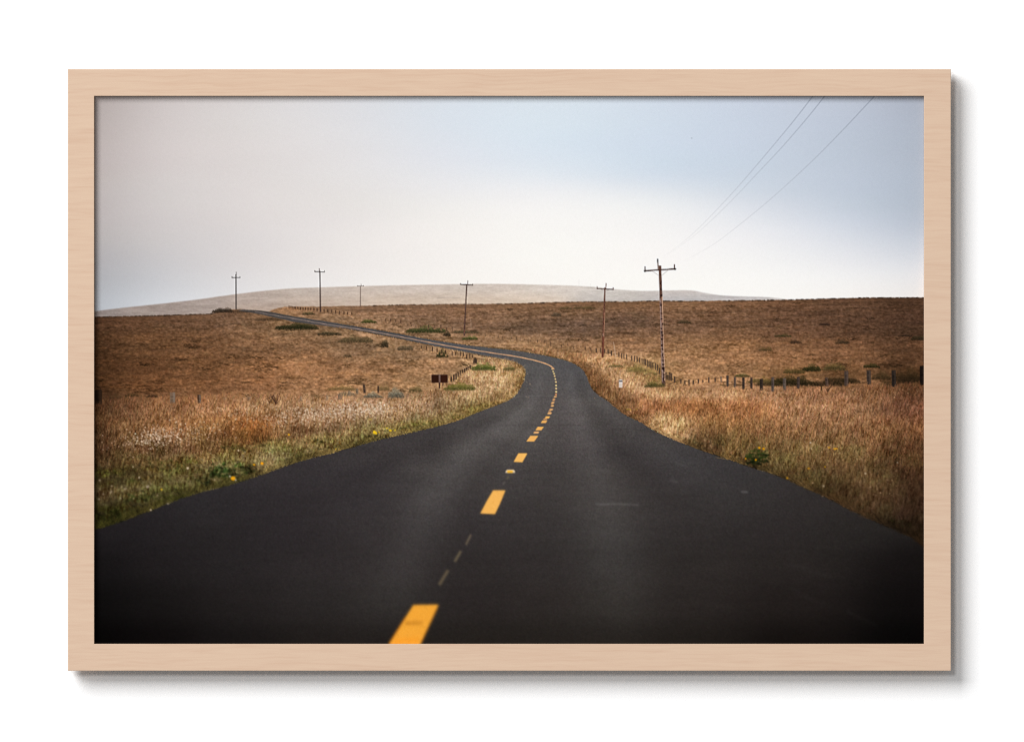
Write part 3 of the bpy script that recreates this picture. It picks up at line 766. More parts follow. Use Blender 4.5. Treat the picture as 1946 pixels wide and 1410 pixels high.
for cx, cy, w, h, c, n, s in ((440, 893, 90, 26, (46, 66, 24), 90, 4.5), (425, 900, 50, 22, (30, 46, 18), 36, 4.5), (480, 893, 50, 16, (34, 34, 16), 30, 4), (385, 905, 40, 26, (60, 64, 30), 40, 4), (395, 918, 26, 12, (26, 36, 18), 14, 4),
                              (300, 945, 80, 26, (52, 60, 22), 60, 4.5), (255, 950, 60, 30, (48, 56, 22), 50, 4.5), (205, 985, 60, 30, (34, 44, 14), 60, 5), (270, 965, 70, 20, (38, 40, 18), 40, 4.5),
                              (230, 905, 110, 30, (70, 78, 28), 80, 3.5), (330, 885, 120, 22, (78, 84, 32), 80, 3.2), (480, 850, 130, 14, (88, 88, 38), 80, 2.8), (600, 838, 90, 8, (82, 86, 40), 40, 2.4),
                              (350, 935, 70, 14, (40, 36, 18), 30, 4), (560, 873, 60, 12, (56, 52, 26), 30, 3), (640, 852, 70, 9, (58, 54, 28), 34, 2.6), (720, 830, 60, 8, (52, 46, 26), 30, 2.4),
                              (830, 806, 110, 9, (92, 102, 38), 90, 2.2), (880, 792, 90, 10, (96, 104, 40), 80, 2.0), (790, 812, 60, 9, (70, 78, 32), 50, 2.2), (930, 770, 60, 8, (104, 98, 48), 40, 1.8), (980, 735, 14, 40, (116, 100, 44), 40, 1.6), (985, 705, 12, 20, (118, 100, 48), 20, 1.5),
                              (700, 826, 40, 9, (84, 86, 40), 30, 2.4), (755, 818, 70, 8, (92, 92, 48), 40, 2.2)):
    leafy(cx, cy, w, h, c, n, verge_l, s)
wp = new_id('flowering_weed', 'leafy green weed with yellow flowers at the right road edge')
leafy(1398, 868, 24, 10, (48, 48, 24), 16, verge_r, 3)
for cx, cy, w, h, c, n, s in ((1130, 738, 8, 14, (74, 66, 36), 16, 1.6), (1180, 778, 26, 10, (96, 80, 44), 30, 2), (1205, 792, 24, 10, (110, 96, 48), 30, 2), (1340, 848, 60, 14, (88, 80, 48), 50, 2.8), (1370, 838, 40, 14, (92, 84, 46), 40, 2.6), (1520, 905, 50, 16, (62, 54, 28), 30, 3.2),
                              (1620, 965, 50, 14, (42, 42, 18), 26, 3.4), (1715, 995, 60, 16, (38, 40, 18), 30, 3.6), (1500, 862, 60, 14, (88, 76, 40), 30, 2.8), (1690, 880, 90, 40, (72, 60, 28), 50, 3.2), (1715, 860, 40, 40, (70, 58, 26), 40, 3.2), (1420, 742, 22, 7, (130, 112, 58), 16, 1.6), (1358, 768, 20, 6, (128, 108, 56), 12, 1.8)):
    leafy(cx, cy, w, h, c, n, verge_r, s)


def dots(cx, cy, sx, sy, n, r, col, tilt=0.0, pid=None, alpha=0.9, soft=0.6, jit=0.12):
    for i in range(n):
        x = cx + rng.normal(0, sx)
        y = cy + rng.normal(0, sy) + tilt * (x - cx)
        s = r * rng.uniform(0.55, 1.35)
        k = rng.normal(1, jit)
        fill([(x - s * .8, y + s * .5), (x - s * .5, y - s * .7), (x + s * .7, y - s * .8), (x + s, y + s * .2), (x + s * .1, y + s * .9)], np.clip(np.asarray(col) * k, 0, 255), pid, alpha * rng.uniform(0.5, 1), soft)


# grain of the seed heads
mv_ = ((ids == verge_l) | (ids == verge_r)).astype(np.float32)
gs_ = np.clip((YY - 640) / 260, 0.25, 1.2)
g_a = fbm(XX / 2.7, YY / 3.6, 2, 151, 0.7)
g_b = fbm((XX + 0.12 * YY) / 3.4, YY / 11.0, 3, 161, 0.7)
g_c = fbm(XX / 15, YY / 11, 3, 171)
gr_ = (g_a * (0.62 + 0.25 * np.clip((YY - 745) / 60, 0, 1)) + g_b * (0.4 + 0.9 * np.clip((YY - 780) / 120, 0, 1)) + g_c * 0.5) * mv_
img = img * 0.95 ** mv_[..., None] * np.stack([1 + gr_ * 0.8, 1 + gr_ * 1.0, 1 + gr_ * 1.3], -1).clip(0.25, 1.9)
hu_ = np.clip(fbm(XX / 26, YY / 16, 4, 181) * 2.2, -1, 1) * mv_ * np.clip((YY - 800) / 60, 0, 1)
img = img * np.stack([1 - 0.07 * hu_, 1 + 0.035 * hu_, 1 - 0.08 * hu_], -1)
lt_ = np.clip(fbm(XX / 22, YY / 9, 4, 191) * 4 + 0.15, 0, 1) * mv_ * low_l * (XX < 1000)
img = img * (1 - 0.5 * lt_[..., None]) + np.array([150, 128, 86], np.float32) * np.clip((XX - 100) / 330, 0.45, 1)[..., None] * (1 + 0.9 * g_a)[..., None] * 0.5 * lt_[..., None]
# long pale stalks standing over the rest, and blades leaning out over the asphalt
for mm, n, hf, pid in ((mvl * (low_l < 0.5), 3200, hl, verge_l), (mvr, 5200, hr, verge_r)):
    blades(mm, n, lambda x, y: hf(x, y) * 1.15 + 2, 0.2, pid, 0.14, 0.42, .7, lambda x, y, c: c * 1.28 + 8)
    blades(mm, n // 2, lambda x, y: hf(x, y) * 1.0, 0.05, pid, 0.14, 0.4, .7, lambda x, y, c: c * 0.6)
for path, side, pid in ((RBOT, -1, verge_l), (RTOP, 1, verge_r)):
    q = np.array(smooth_path(path, 40))
    q = q[(q[:, 1] > 770)]
    for rep_ in range(2):
        t = q[rng.integers(0, len(q), 1500)]
        keep = fbm(t[:, 0] / 14, t[:, 1] / 14, 3, 211 + rep_) > -0.06
        t = t[keep]
        k = np.clip((t[:, 1] - 740) / 160, 0.15, 1.3)
        x = (t[:, 0] + side * rng.uniform(-2.5, 3.0, len(t)) * k).astype(np.float32)
        y = (t[:, 1] + rng.uniform(-2.5, 1.2, len(t)) * k).astype(np.float32)
        h = 13 * k * rng.uniform(0.35, 1.2, len(t))
        c = pick(base, x + side * 6, y - 10) * np.clip(rng.normal(0.75 + 0.3 * rep_, 0.28, len(t)), .2, 1.7)[:, None]
        strokes(x, y, (rng.normal(-0.25 * side, 0.6, len(t)) * h).astype(np.float32), (-h * rng.uniform(.3, 1, len(t))).astype(np.float32), np.zeros(len(t), np.float32), np.clip(c, 6, 230).astype(np.float32),
                np.full(len(t), .95, np.float32), np.full(len(t), 0.65, np.float32), pid, bands=20)
# clumps that stand clear of the verge grass
leafy(1440, 868, 44, 26, (44, 62, 22), 130, wp, 3.6)
leafy(1438, 879, 36, 12, (20, 28, 12), 26, wp, 3.6)
shrub(919, 698.5, 46, 13, (78, 92, 34), label='bright green bush at the end of the fence')
shrub(874, 736, 56, 13, (98, 98, 40), label='olive green clump behind the brown sign', dark=0.6)
shrub(967, 700, 20, 10, (92, 88, 44), name=None)
shrub(753, 749, 28, 16, (122, 120, 104), label='grey round bush at the left fence', dark=0.55)
shrub(709, 752, 32, 9, (114, 108, 92), label='low grey bush at the left fence', dark=0.55)
shrub(1170, 695.5, 26, 5, (104, 94, 50), name=None, dark=0.65)
shrub(1208, 702, 36, 12, (126, 110, 60), name=None, dark=0.7)
dots(640, 782, 60, 8, 260, 1.15, (238, 214, 190), -0.06)
dots(705, 778, 26, 6, 120, 1.1, (240, 218, 196), -0.06)
dots(300, 828, 30, 9, 120, 1.4, (232, 206, 182), -0.1)
# white cotton grass heads
dots(300, 829, 26, 9, 170, 1.35, (214, 186, 160), -0.1)
dots(320, 826, 52, 15, 150, 1.2, (206, 172, 144), -0.15)
dots(235, 845, 22, 9, 36, 1.2, (200, 170, 144))
dots(380, 818, 26, 8, 60, 1.25, (212, 182, 152), -0.1)
dots(345, 845, 60, 12, 70, 1.3, (176, 142, 112))
dots(590, 787, 70, 9, 520, 1.0, (222, 194, 166), -0.08)
dots(660, 782, 50, 9, 380, 1.0, (228, 202, 176), -0.05)
dots(560, 800, 40, 7, 200, 1.0, (218, 184, 150), -0.1)
dots(760, 775, 60, 8, 200, 1.0, (206, 172, 142), -0.08)
dots(480, 780, 60, 10, 130, 1.2, (210, 176, 146), -0.05)
dots(820, 762, 40, 8, 120, 0.9, (210, 176, 142), -0.2)
dots(930, 725, 34, 16, 200, 0.8, (214, 178, 140))
dots(1170, 715, 30, 16, 160, 0.8, (216, 172, 130), 0.5)
dots(1400, 748, 90, 7, 200, 1.0, (200, 154, 116))
dots(1560, 752, 80, 9, 160, 1.1, (184, 138, 106))
dots(1600, 880, 90, 30, 60, 1.4, (150, 118, 86), 0.2)
dots(1640, 920, 60, 16, 20, 1.5, (160, 130, 100), 0.3)
dots(285, 922, 60, 14, 26, 1.6, (160, 140, 108), -0.2)
dots(205, 935, 24, 10, 16, 1.8, (150, 132, 108))
dots(450, 872, 50, 8, 40, 1.5, (140, 122, 92), -0.25)
dots(560, 858, 60, 5, 40, 1.3, (138, 120, 92), -0.25)


def flower(x, y, r, col=(238, 172, 30), n=1, sp=0):
    pid = new_id('yellow_flower', None)
    for i in range(n):
        fx, fy = x + rng.normal(0, sp), y + rng.normal(0, sp * .35)
        s = r * rng.uniform(0.8, 1.15)
        fill([(fx - s, fy), (fx - s * .5, fy - s * .8), (fx + s * .6, fy - s * .7), (fx + s, fy + .1 * s), (fx + .3 * s, fy + .8 * s), (fx - .6 * s, fy + .6 * s)], np.asarray(col) * rng.uniform(.85, 1.06), pid, 0.95, 0.7, idthr=0.35)


flower(443, 909, 4.6, (240, 166, 24))
flower(437, 905, 2.2, (226, 212, 186))
flower(448, 912, 2.2, (230, 214, 190))
flower(498, 880.5, 3.6, (236, 156, 22))
flower(483, 883, 2.8, (226, 160, 28))
flower(549, 826, 2.6, (232, 168, 30))
flower(307, 930, 2.4, (206, 170, 50))
flower(714, 822, 2.2, (240, 196, 34), 9, 3.4)
flower(745, 817, 1.8, (240, 200, 40), 5, 3.5)
flower(734, 814, 1.4, (232, 196, 50), 2, 2)
flower(704, 797, 1.2, (204, 176, 60), 3, 2)
flower(638, 853, 1.4, (210, 170, 40))
flower(1450, 852.5, 2.6, (226, 158, 22), 3, 2.5)
flower(1436, 874, 2.0, (206, 140, 20), 2, 1.2)
flower(1417, 871.5, 2.0, (214, 146, 24))
flower(1577, 850, 1.7, (218, 156, 34), 2, 2)
flower(1588, 852, 1.7, (222, 158, 34), 4, 4)
flower(1535, 890, 2.4, (196, 140, 40), 2, 1.5)
flower(1568, 887, 1.6, (212, 160, 30))
flower(1496, 908.5, 2.1, (226, 160, 34))
flower(1198, 778, 1.3, (180, 150, 50), 5, 4)
for fx, fy, r in ((264, 907, 2.6), (280, 925, 2.8), (357, 889, 2.2), (318, 957, 2.2), (287, 969, 2.0), (520, 873, 1.8), (253, 887, 1.8), (453, 856, 1.5), (1540, 841, 2.4), (1542, 852, 2.0), (1481, 774, 1.8), (1565, 924, 1.8), (1645, 900, 2.2), (1705, 879, 2.0)):
    dots(fx, fy, 0.5, 0.4, 2, r, (196, 176, 148), 0, None, 0.8)


# dry weed stalks standing in the left and right grass
def weed(cx, cy, h, n, col):
    for i in range(n):
        a = rng.uniform(-0.7, 0.7)
        x1, y1 = cx + a * h * 0.8, cy - h * rng.uniform(0.5, 1)
        line([(cx, cy), ((cx + x1) / 2 + 1, (cy + y1) / 2), (x1, y1)], 1.3, 0.9, col, alpha=0.8, soft=0.3)
        dots(x1, y1, 1.4, 1.6, 3, 1.2, col, alpha=0.7, soft=0.4)


weed(524, 768, 19, 9, (72, 48, 34))
weed(512, 766, 13, 4, (82, 58, 42))
weed(1573, 745, 24, 9, (78, 54, 36))
weed(1561, 742, 16, 4, (62, 44, 28))
weed(322, 782, 14, 4, (120, 88, 62))


# ------------------------------------------------------------------ fences
def post(x, yt, yb, w, col, lean=0.0, alpha=0.95, lit=None, name='fence_post'):
    pid = new_id(name, None)
    col = np.asarray(col, np.float32) * np.array([1.07, 1.0, 0.92], np.float32)
    x1 = x + lean
    hw = w / 2
    soft = 0.35 if w < 4 else 0.5
    fill([(x1 - hw, yt + 0.25 * w * 0.3), (x1 + hw * .7, yt), (x1 + hw, yt + 0.1 * w), (x + hw, yb), (x - hw, yb)], col, pid, alpha, soft, idthr=0.35)
    if w > 3:
        lc = np.asarray(lit if lit is not None else np.asarray(col) * 1.3 + np.array([12, 9, 6]))
        line([(x1 + hw * .45, yt + 1), (x + hw * .45, yb - 1)], w * .4, w * .4, lc, alpha=0.6, soft=0.5)
        for k in range(int((yb - yt) / 3)):
            yy = rng.uniform(yt + 1, yb - 1)
            tt = (yb - yy) / (yb - yt)
            fill([(x + lean * tt - hw * .8, yy), (x + lean * tt + hw * .3, yy - .4), (x + lean * tt + hw * .3, yy + 1.2), (x + lean * tt - hw * .6, yy + 1.4)], np.asarray(col) * rng.uniform(.5, .8), alpha=0.5, soft=0.5)
    # grass closes over the foot
    n = int(4 + w * 1.6)
    bx = rng.uniform(x - w, x + w, n).astype(np.float32)
    by = (yb + rng.uniform(0, 2.5, n)).astype(np.float32)
    bh = rng.uniform(1.2, 2.0 + w * 0.55, n)
    bc = pick(base, bx, by) * rng.normal(1.02, .16, n)[:, None]
    strokes(bx, by, (rng.normal(.1, .3, n) * bh).astype(np.float32), (-bh).astype(np.float32), np.zeros(n, np.float32), np.clip(bc, 5, 240).astype(np.float32), np.full(n, 1.0, np.float32), np.full(n, .8, np.float32), None, K=6, bands=1)


def c4(px, pt, pb, pw, col, lean=0, **k):
    post(1340 + px / 4.633, 480 + pt / 4.633, 480 + pb / 4.633, pw / 4.633, col, lean, **k)


def c3(px, pt, pb, pw=9, col=(74, 62, 56), lean=0.0, **k):
    post(950 + px / 4.8625, 480 + pt / 4.8625, 480 + pb / 4.8625, pw / 4.8625, col, lean, **k)


def c2(px, pt, pb, pw=8, col=(72, 54, 42), lean=0.0, **k):
    post(560 + px / 4.8625, 480 + pt / 4.8625, 480 + pb / 4.8625, pw / 4.8625, col, lean, **k)


# far fence above the far road
for px, pt, pb in ((5, 500, 528), (30, 502, 528), (55, 504, 530), (78, 506, 532), (100, 508, 533), (124, 509, 535), (150, 511, 537), (178, 513, 540), (207, 516, 542), (272, 524, 549), (305, 527, 553),
                   (342, 530, 562), (378, 534, 567), (415, 540, 571), (455, 545, 575), (490, 549, 578), (527, 553, 582)):
    c2(px, pt, pb, 9, (54, 38, 30), alpha=0.95)
for k, xx in enumerate(np.linspace(549, 559, 5)):
    post(xx, 580.4 + k * .5, 586.5 + k * .4, 1.5, (70, 52, 40), alpha=0.8)
for px, pt, pb in ((840, 612, 635), (885, 612, 640), (932, 620, 645), (980, 625, 650), (1072, 640, 665), (1237, 662, 697), (1295, 668, 700), (1350, 670, 713), (1403, 688, 728), (1455, 684, 735)):
    c2(px, pt, pb, 8, (66, 50, 42), alpha=0.8)
for xx in np.linspace(700, 1120, 52):
    yy = float(np.interp(xx, [700, 790, 880, 960, 1040, 1120], [609, 622, 633, 644, 652, 664])) + rng.normal(0, .4)
    line([(xx, yy - rng.uniform(3.5, 5.5)), (xx, yy)], 1.1, 1.3, (64, 48, 40), alpha=rng.uniform(.25, .6), soft=.3)
# right hand fence, dim ones first
for px, pt, pb in ((155, 775, 810), (285, 805, 832), (350, 812, 838), (410, 808, 842), (470, 830, 866), (570, 850, 882), (680, 864, 892), (790, 872, 906), (840, 880, 910)):
    c3(px, pt, pb, 8, (74, 58, 48), alpha=0.75)
for px, pt, pb in ((890, 882, 926), (930, 880, 935), (965, 890, 932), (1000, 893, 942), (1031, 905, 956), (1100, 920, 972), (1125, 928, 980), (1147, 935, 986), (1172, 940, 990), (1218, 950, 1003), (1245, 953, 1010),
                   (1268, 960, 1014), (1292, 972, 1022), (1313, 978, 1030), (1331, 982, 1038), (1346, 985, 1046), (1363, 990, 1056), (1379, 1000, 1062), (1396, 1005, 1070), (1413, 1013, 1074), (1437, 1020, 1086), (1455, 1035, 1095), (1475, 1065, 1125)):
    c3(px, pt, pb, 10, (62, 52, 48))
for px, pt, pb in ((1536, 1105, 1180), (1553, 1125, 1182), (1571, 1105, 1186), (1586, 1115, 1190), (1615, 1146, 1206), (1672, 1170, 1214), (1710, 1180, 1226), (1748, 1172, 1230), (1787, 1180, 1222), (1835, 1168, 1216), (1876, 1175, 1208)):
    c3(px, pt, pb, 12, (60, 50, 46))
for a in ((33, 1095, 1150, 12, (58, 48, 44)), (88, 1102, 1145, 12, (62, 52, 48)), (140, 1090, 1145, 14, (104, 90, 80)), (197, 1080, 1182, 20, (62, 55, 53)), (262, 1092, 1190, 18, (74, 66, 64)), (337, 1097, 1205, 22, (48, 42, 40)),
          (407, 1100, 1200, 20, (52, 44, 42)), (495, 1110, 1215, 28, (42, 36, 34)), (595, 1095, 1222, 24, (70, 64, 64)), (698, 1105, 1215, 27, (78, 72, 70)), (820, 1092, 1200, 25, (58, 50, 48))):
    c4(*a)
c4(1075, 1098, 1180, 26, (64, 54, 50), -1.6)
c4(1243, 1040, 1176, 36, (64, 56, 54))
c4(1442, 1035, 1162, 36, (54, 48, 46), -0.5)
c4(1664, 1035, 1186, 38, (36, 32, 31), -1.0)
c4(1912, 995, 1166, 44, (22, 18, 17))
# left hand fence
for px, pt, pb, pw, col in ((302, 1320, 1370, 20, (134, 118, 102)), (410, 1312, 1362, 18, (104, 92, 82)), (428, 1318, 1362, 12, (112, 98, 86)), (505, 1278, 1330, 24, (112, 102, 90)), (577, 1255, 1312, 24, (102, 92, 80)), (60, 1330, 1372, 20, (130, 112, 96))):
    c2(px, pt, pb, pw, col)
c2(648, 1215, 1305, 22, (62, 52, 46), -1.8)
c2(773, 1232, 1302, 16, (58, 46, 40))
for px, pt, pb in ((1447, 1145, 1196), (1471, 1125, 1190), (1491, 1115, 1176), (1511, 1100, 1152), (1531, 1090, 1132), (1551, 1080, 1120), (1571, 1070, 1110), (1588, 1060, 1100), (1604, 1050, 1092), (1622, 1040, 1080), (1655, 985, 1032), (1667, 970, 1035), (1679, 982, 1030)):
    c2(px, pt, pb, 13, (54, 44, 38))
for px, pt, pb in ((1170, 860, 890), (1220, 865, 902), (1273, 870, 918), (1317, 885, 922), (1358, 900, 936), (1395, 900, 940), (1455, 910, 956), (1487, 915, 956), (1532, 918, 960), (1560, 925, 962), (1590, 940, 985), (1618, 935, 985), (1641, 945, 985)):
    c2(px, pt, pb, 9, (56, 42, 34), alpha=0.95)
post(187, 740, 768, 13, (30, 22, 17))
post(328, 745, 767, 10, (112, 96, 84), lit=(128, 114, 102))
post(379, 749.5, 767, 6.5, (72, 56, 46), lit=(150, 132, 118), lean=-0.8)
post(473, 753, 762, 8, (110, 92, 78), alpha=0.6)
post(427, 754.5, 761, 8, (128, 106, 84), alpha=0.5)
# thin wires of the near fence hardly show; a pale leaning stake and a white marker do
stk = new_id('marker_stake', 'thin pale stake leaning by the right fence')
line([(1166, 649.7), (1170, 678.5)], 1.2, 1.5, (196, 166, 140), stk, alpha=0.8, soft=0.3)
line([(894, 604), (895.5, 624)], 1.0, 1.2, (190, 160, 138), new_id('marker_stake', 'tiny pale stake beside the middle pole'), alpha=0.6, soft=0.3)
mp = new_id('marker_post', 'short white roadside marker with a black band')
fill([(1176.2, 722.5), (1178, 721), (1181.5, 721), (1183.2, 722.5), (1182.4, 736), (1176.6, 736)], (222, 210, 202), mp, 1, 0.4)
fill([(1176.6, 723.2), (1183, 723.2), (1182.8, 725.6), (1176.6, 725.6)], (46, 40, 40), mp, 0.95, 0.35)
fill([(1176.6, 729), (1182.6, 729), (1182.4, 737), (1176.6, 737)], (206, 186, 166), mp, 0.5, 0.8)

# the brown sign seen from behind
sg = new_id('road_sign', 'brown two panel road sign on a post seen from behind')
fill([(819.6, 713.2), (820.8, 711.6), (849.8, 711.4), (851.2, 713), (851.2, 726), (850, 727.5), (821, 727.6), (819.8, 726.4)], (98, 74, 62), sg, 1, 0.35)
fill([(820.4, 712.6), (833.6, 712.4), (833.6, 727), (820.6, 727.2)], (48, 25, 16), sg, 1, 0.35)
fill([(837, 712.4), (850.4, 712.2), (850.4, 726.8), (837, 727)], (51, 26, 17), sg, 1, 0.35)
fill([(833.4, 711.4), (836.6, 711.4), (836.4, 738), (833.9, 738)], (88, 62, 54), sg, 1, 0.35)
fill([(834.6, 711.4), (836.4, 711.4), (836.4, 726), (834.8, 726)], (128, 106, 96), sg, 0.8, 0.35)
fill([(834.2, 727.6), (836.4, 727.6), (836.3, 738), (834, 738)], (48, 28, 24), sg, 1, 0.35)
fill([(840.8, 727.6), (842.6, 727.6), (842.4, 733), (840.9, 733)], (66, 44, 38), sg, 1, 0.3)


# ------------------------------------------------------------------ utility poles
def upole(top, base_, w0, w1, arm, pins, cpin, col, label, aw=1.3, braces=None, lit=None, mott=0):
    pid = new_id('utility_pole', label)
    line([top, base_], w0, w1, col, pid, soft=0.3)
    T, B = np.array(top), np.array(base_)
    if mott:
        for k in range(mott):
            t = rng.random() ** 0.8
            p = T + (B - T) * t
            w = (w0 + (w1 - w0) * t)
            dark = rng.random() < 0.45
            c = (44, 26, 22) if dark else ((176, 146, 128) if rng.random() < .5 else (126, 74, 54))
            if not dark and t < 0.3:
                continue
            off = rng.uniform(-.25, .35) * w
            line([(p[0] + off, p[1] - rng.uniform(.8, 2.4)), (p[0] + off * .8, p[1] + rng.uniform(.8, 2.4))], w * .5, w * .35, c, pid, alpha=0.6, soft=0.35)
    if lit is not None:
        t0, c = lit
        a = T + (B - T) * t0
        w = w0 + (w1 - w0) * .6
        line([(a[0] + w * .36, a[1]), (B[0] + w * .38, B[1] - 8)], w * .28, w * .3, c, pid, alpha=0.8, soft=0.3)
    line(arm, aw, aw, np.asarray(col) * 0.7, pid, soft=0.3)
    for (a, b) in pins:
        line([a, b], aw * .75, aw * .9, np.asarray(col) * 0.8, pid, soft=0.3)
    if cpin:
        line([cpin[0], cpin[1]], aw * .75, aw * .6, np.asarray(col) * .9, pid, soft=0.3)
    for (a, b) in (braces or ()):
        line([a, b], 0.8, 0.8, (150, 140, 136), pid, alpha=0.7, soft=0.3, idthr=0.3)
    return pid


upole((448.4, 521), (448.7, 588), 2.0, 2.3, [(440.4, 527.8), (456.8, 527.6)], [((441, 525.6), (441, 528)), ((456.2, 525.4), (456.2, 528))], ((449, 516.8), (449, 523)), (50, 42, 40), 'dark pole at the far left on the skyline', 1.3)
upole((607.7, 515), (609, 593), 2.0, 2.6, [(597.6, 516.4), (617.2, 516.8)], [((598.2, 514), (598.2, 517)), ((616.6, 514.4), (616.6, 517))], ((606.8, 510.2), (607, 516)), (60, 44, 40), 'dark pole second from the left', 1.4)
upole((685.3, 543.2), (684.8, 582.3), 1.3, 1.7, [(678.8, 544), (691.8, 544)], [((679.2, 542.6), (679.2, 544.4)), ((691.3, 542.6), (691.3, 544.4))], ((686.3, 539.8), (686.3, 543.5)), (108, 90, 82), 'smallest and farthest pole', 1.1)
upole((887.2, 540.6), (882, 638.6), 2.3, 2.9, [(874.6, 540.6), (898.8, 541.8)], [((875.2, 538.4), (875.2, 541)), ((898.2, 539.4), (898.2, 542.4))], ((889, 533.4), (888.4, 541)), (88, 66, 58), 'rusty pole in the middle', 1.6, [((880, 541.6), (886.8, 544.5)), ((894, 542.4), (887.6, 544.5))], None, 34)
upole((1149.6, 546.6), (1145, 679.4), 2.6, 4.2, [(1133.8, 548.8), (1166.2, 550.4)], [((1134.8, 544.6), (1134.8, 549)), ((1165.4, 546), (1165.4, 550.6))], ((1152, 538.6), (1151.4, 549)), (104, 68, 54), 'leaning rusty pole with pale streaks', 1.8, [((1141, 549.6), (1149, 554.2)), ((1159, 550.4), (1150.4, 554.2))], (0.35, (186, 138, 110)), 46)
line([(1146.6, 640), (1145, 679)], 3.6, 4.0, (98, 46, 32), alpha=0.6, soft=0.5)
big = upole((1254.2, 505), (1261, 731.5), 5.0, 6.8, [(1224.4, 515.2), (1284.4, 511)], [((1226, 506.2), (1226, 515)), ((1281.8, 502.6), (1281.8, 511.4))], ((1249.8, 492), (1251, 513)), (100, 72, 60), 'tallest pole with a cross arm, nearest the road', 2.6, [((1239.8, 515.8), (1251.8, 523.6)), ((1269.6, 513.8), (1257.4, 523.8))], (0.26, (218, 176, 146)), 44)
line([(1249.8, 492), (1249.9, 499.5)], 2.5, 2.3, (34, 30, 32), big, soft=0.35)
for (px, py) in ((1225.4, 515.2), (1282.6, 511.4)):
    fill([(px - 2, py - 1.4), (px + 2, py - 1.4), (px + 1.6, py + 1.8), (px - 1.4, py + 1.8)], (30, 26, 24), big, 1, 0.3)
T, B = np.array((1254.2, 505)), np.array((1261, 731.5))
for t in np.linspace(0.28, 0.97, 120):
    p = T + (B - T) * t
    line([(p[0] - 1.6, p[1] - 1.5), (p[0] - 1.5, p[1] + 1.5)], 2.2, 2.2, (166, 140, 130), big, alpha=0.9 * rng.random(), soft=0.4)
for t in (0.15, 0.2, 0.255, 0.335, 0.4, 0.445, 0.49, 0.53, 0.56, 0.585, 0.62, 0.665, 0.7, 0.74, 0.755, 0.77, 0.80, 0.83, 0.855, 0.865, 0.875, 0.89, 0.915, 0.935, 0.95, 0.97):
    p = T + (B - T) * t
    o = rng.uniform(-1, 1.6)
    w = rng.uniform(2.2, 4.6)
    line([(p[0] + o, p[1] - rng.uniform(.8, 3.4)), (p[0] + o + rng.uniform(-.6, .6), p[1] + rng.uniform(.8, 3.2))], w, w * .7, (38, 22, 20), big, alpha=0.85, soft=0.4)
shrub(1244, 732, 38, 10, (58, 62, 24), name=None)

# ------------------------------------------------------------------ wires
for pts, lab in (([(1262, 486.5), (1288, 468), (1316, 445), (1352, 409.5), (1400, 358), (1445, 306), (1506, 233), (1546.5, 181)], 'power line, left of the three'),
                 ([(1268, 484.5), (1292, 468), (1322, 446), (1362, 409.5), (1400, 371.5), (1440, 329), (1486.2, 280), (1535.5, 223), (1569, 181)], 'power line in the middle'),
                 ([(1297, 496.8), (1330, 480), (1371, 453.9), (1453.3, 388.2), (1535.5, 314), (1601.3, 248), (1664, 181)], 'power line, right of the three')):
    pid = new_id('power_line', lab)
    line(smooth_path(pts, 10), 0.8, 1.1, (212, 210, 212), pid, alpha=0.12, alpha1=0.8, soft=0.3, col1=(116, 124, 138), idthr=0.25)
fill([(1312.6, 262.4), (1316, 262), (1316, 264), (1313, 264)], (150, 156, 168), None, 0.6, 0.5)

# ------------------------------------------------------------------ lens softness and grain of the printed photograph
b0 = img + 0.55 * (img - blur(img, 1.5))
b1 = blur(img, 0.95)
b2 = blur(img, 1.7)
img = b0
f1 = np.clip((YY - 860) / 60, 0, 1)[..., None] * 0.75
f2 = np.clip((YY - 960) / 180, 0, 1)[..., None] * 0.8
img = img * (1 - f1) + b1 * f1
img = img * (1 - f2) + b2 * f2
gr = blur(rng.normal(0, 1, (PH, PW)).astype(np.float32), 0.7) * 5.0
weave = (np.sin(XX * 1.9) * np.sin(YY * 1.9)) * 0.9
lum = img.mean(axis=2)
rdm = (ids == road_id)
amp = np.where(rdm, np.clip(lum / 75, 0.25, 0.85), np.where(ids == sky_id, 0.38, np.clip(lum / 110, 0.4, 0.7))).astype(np.float32)
img += ((gr + weave) * amp)[..., None] + blur(rng.normal(0, 1, (PH, PW, 3)).astype(np.float32), 1.2) * 2.2 * amp[..., None]
img = np.clip(img, 2, 254)
# ---------------------------------------------------------------------------
# The real objects: a white wall, a wooden frame, a print held in its rebate.
# ---------------------------------------------------------------------------
import bpy, bmesh
S = 0.00058                     # metres per pixel at the front of the frame
CX, CY, CZ = 973.0, 705.0, 1.5  # picture centre and its height on the wall
DEPTH = 0.0265                  # the frame's face stands this far off the wall
GAP = 0.011                     # clearance added to shape the frame's shadow on the wall; unseen bumpers span it
RECESS = 0.0066                 # the print lies this far behind the frame's face
CAM = 11.0                      # camera to frame face
LIGHT_W, LIGHT_A, LIGHT_B = 0.26, 0.21, 0.655
GAIN = 1.20                     # light falling on the print, measured

scn = bpy.context.scene
col = scn.collection
scn.render.engine = 'CYCLES'
scn.cycles.use_denoising = False
scn.cycles.filter_width = 1.15
scn.view_settings.view_transform = 'Standard'
scn.view_settings.look = 'None'
scn.view_settings.exposure = 0
scn.view_settings.gamma = 1
try:
    scn.view_settings.use_curve_mapping = False
except Exception:
    pass


def lin(c):
    c = np.asarray(c, np.float64) / 255.0
    return np.where(c <= 0.04045, c / 12.92, ((c + 0.055) / 1.055) ** 2.4)


def px(x, y):
    return (x - CX) * S, CZ + (CY - y) * S


def material(name):
    m = bpy.data.materials.new(name)
    m.use_nodes = True
    nt = m.node_tree
    nt.nodes.clear()
    out = nt.nodes.new('ShaderNodeOutputMaterial')
    return m, nt, out


